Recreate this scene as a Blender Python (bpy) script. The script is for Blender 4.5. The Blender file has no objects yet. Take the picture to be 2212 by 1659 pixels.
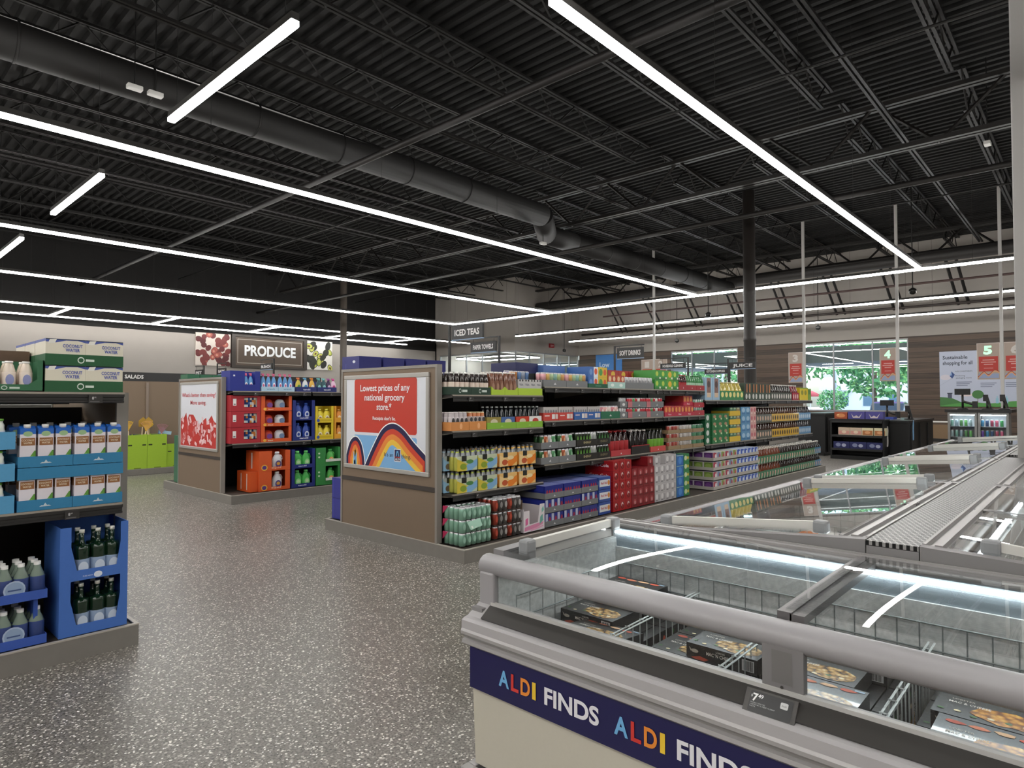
import bpy, math, random
from mathutils import Vector, Matrix
random.seed(7)
S = bpy.context.scene
COL = S.collection
PI = math.pi
# ---------------------------------------------------------------- camera
F, YAW, PITCH, CAMH = 1382.0, 42.6, 1.47, 1.5
cd = bpy.data.cameras.new('camera'); cam = bpy.data.objects.new('camera', cd); COL.objects.link(cam)
cd.sensor_fit = 'HORIZONTAL'; cd.sensor_width = 36.0; cd.lens = 36.0 * F / 2212.0
cd.clip_start = 0.05; cd.clip_end = 400
_y, _p = math.radians(YAW), math.radians(PITCH)
_f = Vector((math.cos(_y) * math.cos(_p), math.sin(_y) * math.cos(_p), math.sin(_p)))
cam.location = (0, 0, CAMH); cam.rotation_euler = _f.to_track_quat('-Z', 'Y').to_euler()
S.camera = cam
# ---------------------------------------------------------------- world, sun, exposure
W = bpy.data.worlds.new('sky'); S.world = W; W.use_nodes = True
nt = W.node_tree; bg = nt.nodes['Background']
sky = nt.nodes.new('ShaderNodeTexSky'); sky.sky_type = 'NISHITA'; sky.sun_disc = False
sky.sun_elevation = math.radians(52); sky.sun_rotation = math.radians(200); sky.dust_density = 2.0
nt.links.new(sky.outputs[0], bg.inputs[0]); bg.inputs[1].default_value = 0.6
sl = bpy.data.lights.new('sun', 'SUN'); sl.energy = 11; sl.angle = 0.01; sl.color = (1, .96, .9)
so = bpy.data.objects.new('sun', sl); COL.objects.link(so); so.rotation_euler = (math.radians(38), 0, math.radians(150))
S.view_settings.view_transform = 'Standard'; S.view_settings.look = 'None'; S.view_settings.gamma = 1
S.view_settings.use_curve_mapping = False
S.view_settings.exposure = 0.0
LED_E = 44.0        # radiance of the ceiling light strips
CASE_E = 24.0        # radiance of the freezer light strips
S.cycles.use_denoising = True
S.cycles.max_bounces = 7; S.cycles.diffuse_bounces = 4; S.cycles.glossy_bounces = 4
S.cycles.transparent_max_bounces = 24; S.cycles.transmission_bounces = 4
S.cycles.sample_clamp_indirect = 6.0; S.cycles.caustics_reflective = False; S.cycles.caustics_refractive = False
# ---------------------------------------------------------------- materials
def lin(h):
    h = h.lstrip('#'); c = [int(h[i:i + 2], 16) / 255 for i in (0, 2, 4)]
    g = (c[0] * .3 + c[1] * .59 + c[2] * .11) * .09; c = [x * .91 + g for x in c]      # printed inks are a touch muted
    return tuple(x / 12.92 if x <= .04045 else ((x + .055) / 1.055) ** 2.4 for x in c) + (1,)
_M = {}
def M(h, rough=.5, metal=0.0, noise=0.0, scale=40, coat=0.0):
    """plain procedural material: base colour h, optionally broken up by noise"""
    k = (h, rough, metal, noise, scale, coat)
    if k in _M: return _M[k]
    m = bpy.data.materials.new('paint_' + h); m.use_nodes = True
    n = m.node_tree.nodes; b = n['Principled BSDF']
    b.inputs['Base Color'].default_value = lin(h); b.inputs['Roughness'].default_value = rough
    b.inputs['Metallic'].default_value = metal; b.inputs['Coat Weight'].default_value = coat
    if noise:
        tc = n.new('ShaderNodeTexCoord'); nz = n.new('ShaderNodeTexNoise'); nz.inputs['Scale'].default_value = scale
        mx = n.new('ShaderNodeMix'); mx.data_type = 'RGBA'; mx.blend_type = 'MIX'
        c = lin(h); mx.inputs[6].default_value = tuple(x * (1 - noise) for x in c[:3]) + (1,)
        mx.inputs[7].default_value = tuple(min(1, x * (1 + noise)) for x in c[:3]) + (1,)
        L = m.node_tree.links
        L.new(tc.outputs['Object'], nz.inputs['Vector']); L.new(nz.outputs['Fac'], mx.inputs[0]); L.new(mx.outputs[2], b.inputs['Base Color'])
    _M[k] = m; return m
def emis(name, color, e):
    m = bpy.data.materials.new(name); m.use_nodes = True; n = m.node_tree.nodes
    b = n['Principled BSDF']; b.inputs['Base Color'].default_value = (1, 1, 1, 1)
    b.inputs['Emission Color'].default_value = color + (1,); b.inputs['Emission Strength'].default_value = e
    return m
def glassy(name, tint=(.93, .97, .96), ior=1.45, rough=0.0, boost=1.0):
    m = bpy.data.materials.new(name); m.use_nodes = True; t = m.node_tree; n = t.nodes
    n.remove(n['Principled BSDF']); tr = n.new('ShaderNodeBsdfTransparent'); tr.inputs[0].default_value = tint + (1,)
    gl = n.new('ShaderNodeBsdfGlossy'); gl.inputs['Roughness'].default_value = rough; gl.inputs[0].default_value = (1, 1, 1, 1)
    lw = n.new('ShaderNodeLayerWeight'); lw.inputs[0].default_value = .5
    pw = n.new('ShaderNodeMath'); pw.operation = 'POWER'; pw.inputs[1].default_value = 5
    f0 = ((ior - 1) / (ior + 1)) ** 2 * boost
    mu = n.new('ShaderNodeMath'); mu.operation = 'MULTIPLY_ADD'; mu.inputs[1].default_value = 1 - f0; mu.inputs[2].default_value = f0; mu.use_clamp = True
    mx = n.new('ShaderNodeMixShader'); L = t.links
    L.new(lw.outputs['Facing'], pw.inputs[0]); L.new(pw.outputs[0], mu.inputs[0]); L.new(mu.outputs[0], mx.inputs[0]); L.new(tr.outputs[0], mx.inputs[1]); L.new(gl.outputs[0], mx.inputs[2])
    L.new(mx.outputs[0], n['Material Output'].inputs[0]); return m
def ramp_mat(name, build):
    m = bpy.data.materials.new(name); m.use_nodes = True; build(m.node_tree, m.node_tree.nodes, m.node_tree.links, m.node_tree.nodes['Principled BSDF']); return m
def _ramp(n, stops, interp='LINEAR'):
    r = n.new('ShaderNodeValToRGB'); r.color_ramp.interpolation = interp
    while len(r.color_ramp.elements) < len(stops): r.color_ramp.elements.new(0.5)
    for e, (p, c) in zip(r.color_ramp.elements, stops): e.position = p; e.color = c if len(c) == 4 else tuple(c) + (1,)
    return r
def _floor(t, n, L, b):
    tc = n.new('ShaderNodeTexCoord')
    def flecks(scale, thr, size, seed):
        mp = n.new('ShaderNodeMapping'); mp.inputs['Location'].default_value = (seed, seed * 2.3, 0); mp.inputs['Rotation'].default_value = (0, 0, seed)
        v = n.new('ShaderNodeTexVoronoi'); v.inputs['Scale'].default_value = scale; v.inputs['Randomness'].default_value = 1
        nz = n.new('ShaderNodeTexNoise'); nz.inputs['Scale'].default_value = scale * .9
        ad = n.new('ShaderNodeMix'); ad.data_type = 'VECTOR'; ad.inputs[0].default_value = 0.012
        L.new(tc.outputs['Object'], mp.inputs[0]); L.new(mp.outputs[0], nz.inputs['Vector'])
        L.new(mp.outputs[0], ad.inputs[4]); L.new(nz.outputs['Color'], ad.inputs[5]); L.new(ad.outputs[1], v.inputs['Vector'])
        sp = n.new('ShaderNodeSeparateColor'); L.new(v.outputs['Color'], sp.inputs[0])
        g = n.new('ShaderNodeMath'); g.operation = 'GREATER_THAN'; g.inputs[1].default_value = thr; L.new(sp.outputs[0], g.inputs[0])
        l = n.new('ShaderNodeMath'); l.operation = 'LESS_THAN'; l.inputs[1].default_value = size; L.new(v.outputs['Distance'], l.inputs[0])
        q = n.new('ShaderNodeMath'); q.operation = 'MULTIPLY'; L.new(g.outputs[0], q.inputs[0]); L.new(l.outputs[0], q.inputs[1]); return q
    nz = n.new('ShaderNodeTexNoise'); nz.inputs['Scale'].default_value = 90; L.new(tc.outputs['Object'], nz.inputs['Vector'])
    base = _ramp(n, [(.35, lin('#5b5650')), (.65, lin('#8a847c'))]); L.new(nz.outputs['Fac'], base.inputs[0])
    cur = base.outputs[0]
    for sc, th, sz, sd, col in ((70, .68, .45, 1.1, '#b9b2a9'), (55, .78, .33, 3.7, '#f0ece4'), (90, .78, .42, 5.2, '#45403b'), (62, .86, .27, 8.1, '#fbf9f5')):
        q = flecks(sc, th, sz, sd); mx = n.new('ShaderNodeMix'); mx.data_type = 'RGBA'
        L.new(q.outputs[0], mx.inputs[0]); L.new(cur, mx.inputs[6]); mx.inputs[7].default_value = lin(col); cur = mx.outputs[2]
    L.new(cur, b.inputs['Base Color']); b.inputs['Roughness'].default_value = .34; b.inputs['Specular IOR Level'].default_value = .5
    big = n.new('ShaderNodeTexNoise'); big.inputs['Scale'].default_value = 200; L.new(tc.outputs['Object'], big.inputs['Vector'])
    bp = n.new('ShaderNodeBump'); bp.inputs['Strength'].default_value = .12; bp.inputs['Distance'].default_value = .002
    L.new(big.outputs['Fac'], bp.inputs['Height']); L.new(bp.outputs[0], b.inputs['Normal'])
FLOOR = ramp_mat('speckled_floor', _floor)
def _wood(t, n, L, b):
    tc = n.new('ShaderNodeTexCoord'); sp = n.new('ShaderNodeSeparateXYZ'); L.new(tc.outputs['Object'], sp.inputs[0])
    mu = n.new('ShaderNodeMath'); mu.operation = 'MULTIPLY'; mu.inputs[1].default_value = 5.2; L.new(sp.outputs[2], mu.inputs[0])
    fl = n.new('ShaderNodeMath'); fl.operation = 'FLOOR'; L.new(mu.outputs[0], fl.inputs[0])
    wn = n.new('ShaderNodeTexWhiteNoise'); wn.noise_dimensions = '1D'; L.new(fl.outputs[0], wn.inputs['W'])
    mp = n.new('ShaderNodeMapping'); mp.inputs['Scale'].default_value = (.6, .6, 22); L.new(tc.outputs['Object'], mp.inputs[0])
    nz = n.new('ShaderNodeTexNoise'); nz.inputs['Scale'].default_value = 1.6; nz.inputs['Detail'].default_value = 5; L.new(mp.outputs[0], nz.inputs['Vector'])
    av = n.new('ShaderNodeMath'); av.operation = 'MULTIPLY_ADD'; av.inputs[1].default_value = .45; L.new(wn.outputs[0], av.inputs[0]); L.new(nz.outputs['Fac'], av.inputs[2])
    r = _ramp(n, [(.35, lin('#33271f')), (.62, lin('#4b3a2e')), (.95, lin('#5f4c3d'))]); L.new(av.outputs[0], r.inputs[0])
    fr = n.new('ShaderNodeMath'); fr.operation = 'FRACT'; L.new(mu.outputs[0], fr.inputs[0])
    gt = n.new('ShaderNodeMath'); gt.operation = 'GREATER_THAN'; gt.inputs[1].default_value = .06; L.new(fr.outputs[0], gt.inputs[0])
    mx = n.new('ShaderNodeMix'); mx.data_type = 'RGBA'; mx.inputs[6].default_value = lin('#1d1510'); L.new(gt.outputs[0], mx.inputs[0]); L.new(r.outputs[0], mx.inputs[7])
    L.new(mx.outputs[2], b.inputs['Base Color']); b.inputs['Roughness'].default_value = .55
WOOD = ramp_mat('plank_cladding', _wood)
def _frost(t, n, L, b):
    tc = n.new('ShaderNodeTexCoord'); nz = n.new('ShaderNodeTexNoise'); nz.inputs['Scale'].default_value = 60; nz.inputs['Detail'].default_value = 6
    L.new(tc.outputs['Object'], nz.inputs['Vector']); r = _ramp(n, [(.3, lin('#b9bdbc')), (.7, lin('#d6d9d8'))]); L.new(nz.outputs['Fac'], r.inputs[0])
    L.new(r.outputs[0], b.inputs['Base Color']); b.inputs['Roughness'].default_value = .7
    bp = n.new('ShaderNodeBump'); bp.inputs['Strength'].default_value = .25; bp.inputs['Distance'].default_value = .002; L.new(nz.outputs['Fac'], bp.inputs['Height']); L.new(bp.outputs[0], b.inputs['Normal'])
FROST = ramp_mat('frosted_liner', _frost)
def food_mat(name, pasta, dark, red):
    """printed food photograph: chunks of pasta in a dark dish with red pieces"""
    def f(t, n, L, b):
        tc = n.new('ShaderNodeTexCoord'); mp = n.new('ShaderNodeMapping'); L.new(tc.outputs['Object'], mp.inputs[0])
        v = n.new('ShaderNodeTexVoronoi'); v.inputs['Scale'].default_value = 62; L.new(mp.outputs[0], v.inputs['Vector'])
        r = _ramp(n, [(0, lin(pasta[0])), (.45, lin(pasta[1])), (.8, lin(pasta[2]))]); L.new(v.outputs['Distance'], r.inputs[0])
        L.new(r.outputs[0], b.inputs['Base Color']); b.inputs['Roughness'].default_value = .22
    return ramp_mat(name, f)
PASTA = food_mat('printed_pasta', ('#f1dfa8', '#c99a52', '#4d3319'), '', '')
PASTA2 = food_mat('printed_baked_pasta', ('#f0bf55', '#d08a25', '#7a4312'), '', '')
def _leaf(t, n, L, b):
    tc = n.new('ShaderNodeTexCoord'); nz = n.new('ShaderNodeTexNoise'); nz.inputs['Scale'].default_value = 3.5; nz.inputs['Detail'].default_value = 8
    L.new(tc.outputs['Object'], nz.inputs['Vector']); r = _ramp(n, [(.3, lin('#1f5a38')), (.5, lin('#3f8f4e')), (.7, lin('#86bd62'))]); L.new(nz.outputs['Fac'], r.inputs[0])
    L.new(r.outputs[0], b.inputs['Base Color']); b.inputs['Roughness'].default_value = .8
LEAF = ramp_mat('tree_leaves', _leaf)
def _perf(t, n, L, b):
    tc = n.new('ShaderNodeTexCoord'); sp = n.new('ShaderNodeSeparateXYZ'); L.new(tc.outputs['Object'], sp.inputs[0])
    ms = []
    for i in (0, 1):
        mu = n.new('ShaderNodeMath'); mu.operation = 'MULTIPLY'; mu.inputs[1].default_value = (30, 68)[i]; L.new(sp.outputs[i], mu.inputs[0]); ms.append(mu)
    cb = n.new('ShaderNodeCombineXYZ'); L.new(ms[0].outputs[0], cb.inputs[0]); L.new(ms[1].outputs[0], cb.inputs[1])
    mp = n.new('ShaderNodeMapping'); mp.inputs['Rotation'].default_value = (0, 0, PI / 4); L.new(cb.outputs[0], mp.inputs[0])
    v = n.new('ShaderNodeTexVoronoi'); v.voronoi_dimensions = '2D'; v.inputs['Scale'].default_value = 1; v.inputs['Randomness'].default_value = 0; L.new(mp.outputs[0], v.inputs['Vector'])
    g = n.new('ShaderNodeMath'); g.operation = 'GREATER_THAN'; g.inputs[1].default_value = .43; L.new(v.outputs['Distance'], g.inputs[0])
    mx = n.new('ShaderNodeMix'); mx.data_type = 'RGBA'; mx.inputs[6].default_value = lin('#0b0b0c'); mx.inputs[7].default_value = lin('#9a9896'); L.new(g.outputs[0], mx.inputs[0])
    L.new(mx.outputs[2], b.inputs['Base Color']); b.inputs['Metallic'].default_value = .2; b.inputs['Roughness'].default_value = .4
PERF = ramp_mat('perforated_steel', _perf)
LED = emis('led_tube', (1, .985, .95), LED_E); LEDW = emis('wall_led_tube', (1, .985, .95), LED_E * .45)
LEDC = emis('freezer_led', (.93, 1, 1), CASE_E)
GLASS = glassy('clear_glass', (.975, .985, .985), boost=1.0)
WGLASS = glassy('window_glass', (.9, .95, .96), 1.52, boost=1.3)
PLAST = glassy('clear_plastic', (.86, .9, .92), 1.35, .08)
GRN_GL = M('#0d2a17', .12, coat=.5)
BLACK = M('#0a0a0a', .45); BLK2 = M('#1b1a1a', .4); CEIL = M('#0e0d0d', .75, noise=.3, scale=6)
STEEL = M('#837e78', .45, .1, noise=.08, scale=12)   # plinths
TAUPE = M('#7d6955', .6, noise=.08, scale=300)
GRAYP = M('#8d8985', .45)
ALU = M('#a7a4a3', .35, .2); ALUL = M('#c9c6c2', .35, .1); ALUD = M('#5b5856', .3, .5)
SILVER = M('#b9b9bd', .3, .6); WHITE = M('#e8e6e2', .5)
# ---------------------------------------------------------------- mesh builder
_T = {}
def glyphs(s, bold=.0, res=2):
    k = (s, bold, res)
    if k in _T: return _T[k]
    c = bpy.data.curves.new('t', 'FONT'); c.body = s; c.offset = bold; c.resolution_u = res; c.align_x = 'LEFT'
    o = bpy.data.objects.new('t', c); me = bpy.data.meshes.new_from_object(o)
    v = [(p.co.x, p.co.y) for p in me.vertices]; f = [tuple(q.vertices) for q in me.polygons]
    bpy.data.objects.remove(o); bpy.data.curves.remove(c); bpy.data.meshes.remove(me)
    if v:
        x0 = min(p[0] for p in v); x1 = max(p[0] for p in v); v = [(p[0] - x0, p[1]) for p in v]; w = x1 - x0
    else: w = 0
    _T[k] = (v, f, w); return _T[k]
class Pl:
    """a drawing plane: origin, u axis, v axis, outward normal"""
    def __init__(s, o, u, v):
        s.o = Vector(o); s.u = Vector(u).normalized(); s.v = Vector(v).normalized(); s.n = s.u.cross(s.v)
    def at(s, a, b, off=0): return s.o + s.u * a + s.v * b + s.n * off
LINK = [True]
class MB:
    def __init__(s): s.v = []; s.f = []; s.m = []; s.mats = []; s.sm = []
    def mi(s, mat):
        if isinstance(mat, str): mat = M(mat)
        if mat not in s.mats: s.mats.append(mat)
        return s.mats.index(mat)
    def face(s, pts, mat, smooth=False):
        b = len(s.v); s.v += [tuple(p) for p in pts]; s.f.append(tuple(range(b, b + len(pts)))); s.m.append(s.mi(mat)); s.sm.append(smooth)
    def box(s, x0, x1, y0, y1, z0, z1, mat, skip=''):
        p = [(x, y, z) for z in (z0, z1) for y in (y0, y1) for x in (x0, x1)]; b = len(s.v); s.v += p; i = s.mi(mat)
        for k, f in (('b', (0, 2, 3, 1)), ('t', (4, 5, 7, 6)), ('f', (0, 1, 5, 4)), ('k', (2, 6, 7, 3)), ('l', (0, 4, 6, 2)), ('r', (1, 3, 7, 5))):
            if k in skip: continue
            s.f.append(tuple(b + q for q in f)); s.m.append(i); s.sm.append(False)
        return s
    def lathe(s, cx, cy, z0, prof, n=12, sx=1.0, sy=1.0, cap=True):
        """prof: [(r, z, mat)], mat colours the band above that ring"""
        b = len(s.v)
        for r, z, _m in prof:
            for i in range(n):
                a = 2 * PI * (i + .5) / n; s.v.append((cx + r * sx * math.cos(a), cy + r * sy * math.sin(a), z0 + z))
        for j in range(len(prof) - 1):
            mi = s.mi(prof[j][2])
            for i in range(n):
                k = (i + 1) % n; s.f.append((b + j * n + i, b + j * n + k, b + (j + 1) * n + k, b + (j + 1) * n + i)); s.m.append(mi); s.sm.append(True)
        if cap:
            s.f.append(tuple(b + i for i in reversed(range(n)))); s.m.append(s.mi(prof[0][2])); s.sm.append(False)
            e = b + (len(prof) - 1) * n; s.f.append(tuple(e + i for i in range(n))); s.m.append(s.mi(prof[-1][2])); s.sm.append(False)
        return s
    def tube(s, p, q, r, mat, n=6):
        p, q = Vector(p), Vector(q); d = (q - p).normalized(); a = d.orthogonal().normalized(); c = d.cross(a); b = len(s.v); mi = s.mi(mat)
        for e in (p, q):
            for i in range(n): t = 2 * PI * (i + .5) / n; s.v.append(tuple(e + a * (r * math.cos(t)) + c * (r * math.sin(t))))
        for i in range(n): k = (i + 1) % n; s.f.append((b + i, b + k, b + n + k, b + n + i)); s.m.append(mi); s.sm.append(n > 6)
        s.f.append(tuple(b + i for i in reversed(range(n)))); s.f.append(tuple(b + n + i for i in range(n))); s.m += [mi, mi]; s.sm += [False, False]
        return s
    def extr(s, prof, ax, a0, a1, mat, close=True, mats=None):
        """extrude a 2-D outline along axis ax ('x': prof=(y,z); 'y': prof=(x,z)); closed outline with end caps"""
        n = len(prof); b = len(s.v); mk = (lambda a, p: (a, p[0], p[1])) if ax == 'x' else (lambda a, p: (p[0], a, p[1]))
        for a in (a0, a1): s.v += [mk(a, p) for p in prof]
        for i in range(n if close else n - 1):
            k = (i + 1) % n; s.f.append((b + i, b + k, b + n + k, b + n + i)); s.m.append(s.mi(mats[i] if mats else mat)); s.sm.append(False)
        if close:
            s.f.append(tuple(b + i for i in reversed(range(n)))); s.f.append(tuple(b + n + i for i in range(n))); s.m += [s.mi(mat)] * 2; s.sm += [False] * 2
        return s
    # --- drawing on a plane
    def poly(s, pl, pts, mat, off=.0006): s.face([pl.at(a, b, off) for a, b in pts], mat); return s
    def rect(s, pl, a0, b0, a1, b1, mat, off=.0006): return s.poly(pl, [(a0, b0), (a1, b0), (a1, b1), (a0, b1)], mat, off)
    def ell(s, pl, a, b, ra, rb, mat, off=.0009, n=16): return s.poly(pl, [(a + ra * math.cos(2 * PI * i / n), b + rb * math.sin(2 * PI * i / n)) for i in range(n)], mat, off)
    def rrect(s, pl, a0, b0, a1, b1, r, mat, off=.0006, n=4):
        pts = []
        for cx, cy, t in ((a1 - r, b0 + r, -PI / 2), (a1 - r, b1 - r, 0), (a0 + r, b1 - r, PI / 2), (a0 + r, b0 + r, PI)):
            pts += [(cx + r * math.cos(t + PI / 2 * i / n), cy + r * math.sin(t + PI / 2 * i / n)) for i in range(n + 1)]
        return s.poly(pl, pts, mat, off)
    def text(s, pl, t, a, b, h, mat, w=None, off=.0012, bold=.0, align='c', res=2, sx=1.0):
        """h = capital height; w = width to squeeze into"""
        v, f, tw = glyphs(t, bold, res)
        if not v: return s
        k = h / .72; kx = k * sx if w is None else w / tw
        W_ = tw * kx; a0 = a - W_ / 2 if align == 'c' else a
        bs = len(s.v); s.v += [tuple(pl.at(a0 + x * kx, b + y * k, off)) for x, y in v]; mi = s.mi(mat)
        for q in f: s.f.append(tuple(bs + i for i in q)); s.m.append(mi); s.sm.append(False)
        return s
    def mesh(s, name):
        me = bpy.data.meshes.new(name); me.from_pydata(s.v, [], s.f)
        for m in s.mats: me.materials.append(m)
        me.polygons.foreach_set('material_index', s.m); me.polygons.foreach_set('use_smooth', s.sm); me.update(); return me
    def obj(s, name, parent=None, link=True, bevel=0, label=None, loc=None):
        o = bpy.data.objects.new(name, s.mesh(name))
        if link and LINK[0]: COL.objects.link(o)
        if parent is not None: o.parent = parent
        if bevel:
            md = o.modifiers.new('b', 'BEVEL'); md.width = bevel; md.segments = 2; md.limit_method = 'ANGLE'
        if label: o['label'] = label
        if loc: o.location = loc
        return o
def tag(o, label, cat, group=None, kind=None):
    o['label'] = label; o['category'] = cat
    if group: o['group'] = group
    if kind: o['kind'] = kind
    return o
def struct(o): o['kind'] = 'structure'; return o
def empty(name, loc=(0, 0, 0), rz=0, link=True):
    o = bpy.data.objects.new(name, None); o.empty_display_size = .1
    if link and LINK[0]: COL.objects.link(o)
    o.location = loc; o.rotation_euler = (0, 0, rz); return o
KIDS = {}
def proto(key, fn):
    """build a thing once, unlinked; place() links copies of it and of each of its parts"""
    if key not in KIDS:
        before = set(bpy.data.objects); LINK[0] = False; root = fn(); LINK[0] = True; KIDS[key] = root, [o for o in bpy.data.objects if o not in before and o is not root]
    return key
def place(key, loc, label, cat, group=None, rz=0, tilt=None):
    root, kids = KIDS[key]; r = root.copy(); COL.objects.link(r); r.location = loc; r.rotation_euler = (tilt or (0, 0, rz))
    mp = {root: r}
    for k in kids: c = k.copy(); COL.objects.link(c); mp[k] = c
    for k in kids: mp[k].parent = mp.get(k.parent)
    return tag(r, label, cat, group)
ORD = ['first', 'second', 'third', 'fourth', 'fifth', 'sixth', 'seventh', 'eighth', 'ninth', 'tenth', 'eleventh', 'twelfth', '13th', '14th', '15th']
def nth(i, n):
    if n == 1: return ''
    if n == 2: return ('left', 'right')[i]
    return 'leftmost' if i == 0 else 'rightmost' if i == n - 1 else 'middle' if n == 3 else ORD[i] + '-from-left'
def lvl(j, n):
    if n == 1: return ''
    if n == 2: return ('lower', 'upper')[j]
    return 'bottom' if j == 0 else 'topmost' if j == n - 1 else 'middle' if n == 3 else ORD[j] + '-from-bottom'
def J(*a): return ' '.join(x for x in a if x)
FRONT = lambda w=0, x0=0, z0=0, y0=0: Pl((x0, y0, z0), (1, 0, 0), (0, 0, 1))      # faces -y
LEFTP = lambda x, y0, z0=0: Pl((x, y0, z0), (0, -1, 0), (0, 0, 1))               # faces -x, u runs to -y
TOPP = lambda x0, y0, z: Pl((x0, y0, z), (1, 0, 0), (0, 1, 0))                   # faces up
# ================================================================ THE SETTING
X0, X1, Y0, Y1, ZC = -9.0, 27.6, -7.0, 26.3, 7.4
JX, JY = 22.5, 20.5          # the glazed vestibule's corner
PAINT = M('#aaa39b', .8, noise=.03, scale=3); PAINTD = M('#171514', .8, noise=.2, scale=5)
b = MB(); b.box(X0, X1, Y0, Y1, -.1, 0, FLOOR); struct(b.obj('floor'))
b = MB(); pf = []
x = X0
while x < X1: pf += [(x, 7.4), (x + .085, 7.4), (x + .11, 7.475), (x + .195, 7.475)]; x += .22
pf += [(X1 + .2, 7.4), (X1 + .2, 7.6), (X0, 7.6)]
b.extr(pf, 'y', Y0, Y1, CEIL); struct(b.obj('ceiling'))
b = MB(); b.box(X0, JX, Y1, Y1 + .2, 0, 4.13, PAINT); b.box(X0, JX, Y1, Y1 + .2, 4.13, 7.6, PAINTD); struct(b.obj('wall_left'))
b = MB(); b.box(X0 - .2, X0, Y0, Y1 + .2, 0, 7.6, PAINT); struct(b.obj('wall_front'))
b = MB(); b.box(X0, X1 + .2, Y0 - .2, Y0, 0, 7.6, PAINT); struct(b.obj('wall_right'))
# back wall with its window openings: (y0, y1)
WIN = [(5.26, 9.05), (11.8, 15.1)]; WZ0, WZ1 = 1.07, 3.83
b = MB(); ys = [Y0] + [q for w in WIN for q in w] + [JY]
for i in range(0, len(ys), 2):
    b.box(X1, X1 + .25, ys[i], ys[i + 1], 0, WZ1 + .06, WOOD)
for y0, y1 in WIN: b.box(X1, X1 + .25, y0, y1, 0, WZ0, WOOD); b.box(X1, X1 + .25, y0, y1, WZ1, WZ1 + .06, WOOD)
b.box(X1, X1 + .25, Y0, JY, WZ1 + .06, 7.6, PAINT); struct(b.obj('wall_back'))
b = MB(); b.box(X1 - .03, X1, 4.05, 5.2, .70, .75, WHITE); b.box(X1 - .03, X1, Y0, JY, .02, .12, BLK2); b.box(X1 - .03, X1, 9.1, 11.7, .70, .75, WHITE)
struct(b.obj('trim_1', bevel=.005))
b = MB(); b.box(X1 - .02, X1, 4.05, 5.2, .12, .62, M('#84694b', .6)); struct(b.obj('trim_2'))
# vestibule walls: glazed from 1.0 to 3.88, room inside is white
VZ0, VZ1 = .9, 3.88
b = MB(); b.box(JX, JX + .15, JY, Y1, VZ1, 7.6, PAINT); b.box(JX, JX + .15, JY, Y1, 0, VZ0, PAINT); b.box(JX, JX + .15, Y1 - .35, Y1, VZ0, VZ1, PAINT); struct(b.obj('wall_vestibule_side'))
b = MB(); b.box(JX + .15, X1, JY, JY + .15, VZ1, 7.6, PAINT); b.box(JX + .15, X1, JY, JY + .15, 0, VZ0, PAINT); struct(b.obj('wall_vestibule_end'))
b = MB(); b.box(JX + .15, X1 + .1, JY + .15, Y1, 4.6, 4.7, PAINT); b.box(JX, X1 + .1, Y1 - .1, Y1 + .1, 0, 4.6, PAINT)
b.box(X1, X1 + .15, 24.0, Y1, 0, 4.6, PAINT); b.box(X1, X1 + .15, JY + .15, 24, 3.6, 4.6, PAINT); struct(b.obj('wall_vestibule_inner'))
def window(i, axis, c, lo, hi, z0, z1, posts, col, depth=.08):
    """frame with mullions and one pane per bay; axis 'x': plane x=c, spans y"""
    root = struct(empty('window_%d' % i)); f = MB(); t = .05
    bx = (lambda m, a0, a1, c0, c1, q0, q1, mt: m.box(c0, c1, a0, a1, q0, q1, mt)) if axis == 'x' else (lambda m, a0, a1, c0, c1, q0, q1, mt: m.box(a0, a1, c0, c1, q0, q1, mt))
    bx(f, lo, hi, c, c + depth, z0, z0 + t, col); bx(f, lo, hi, c, c + depth, z1 - t, z1, col)
    for p in [lo] + posts + [hi - t]: bx(f, p, p + t, c, c + depth, z0 + t, z1 - t, col)
    f.obj('window_frame', root)
    e = [lo] + posts + [hi - t]
    for a, d in zip(e, e[1:]):
        g = MB(); bx(g, a + t, d, c + .03, c + .04, z0 + t, z1 - t, WGLASS); g.obj('pane', root)
FR = M('#9b9c9e', .4, .3)
window(1, 'x', X1 + .05, 5.26, 9.05, WZ0, WZ1, [6.45, 7.85], FR)
window(2, 'x', X1 + .05, 11.8, 15.1, WZ0, WZ1, [12.9, 14.0], FR)
window(3, 'x', JX + .03, JY, Y1 - .35, VZ0, VZ1, [21.55, 22.75, 23.9], FR)
window(4, 'y', JY + .03, JX + .1, X1, VZ0, VZ1, [23.6, 24.7, 25.8, 26.8], FR)
# window_5: the vestibule's outer glazing
window(5, 'x', X1 + .05, JY + .15, 24.0, .1, 3.6, [21.8, 22.9], FR)
# ---------------------------------------------------------------- columns
def column(x, y, r, col, name='column'):
    b = MB(); b.lathe(x, y, 0, [(r * 1.25, 0, col), (r * 1.25, .04, col), (r, .05, col), (r, 2.75, col), (r * 1.06, 2.77, col), (r * 1.06, 2.83, col), (r, 2.85, col), (r, 3.75, col), (r * 1.06, 3.77, col), (r * 1.06, 3.83, col), (r, 3.85, col), (r, 6.0, col)], 20)
    return b.obj(name)
struct(column(13.5, 5.5, .125, M('#2a2522', .5))); struct(column(13.5, 21.1, .125, M('#6d645b', .5)))
b = MB(); b.box(7.0, 7.3, .24, .532, 0, ZC, M('#9d9a97', .6)); struct(b.obj('column', bevel=.01))
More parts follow.
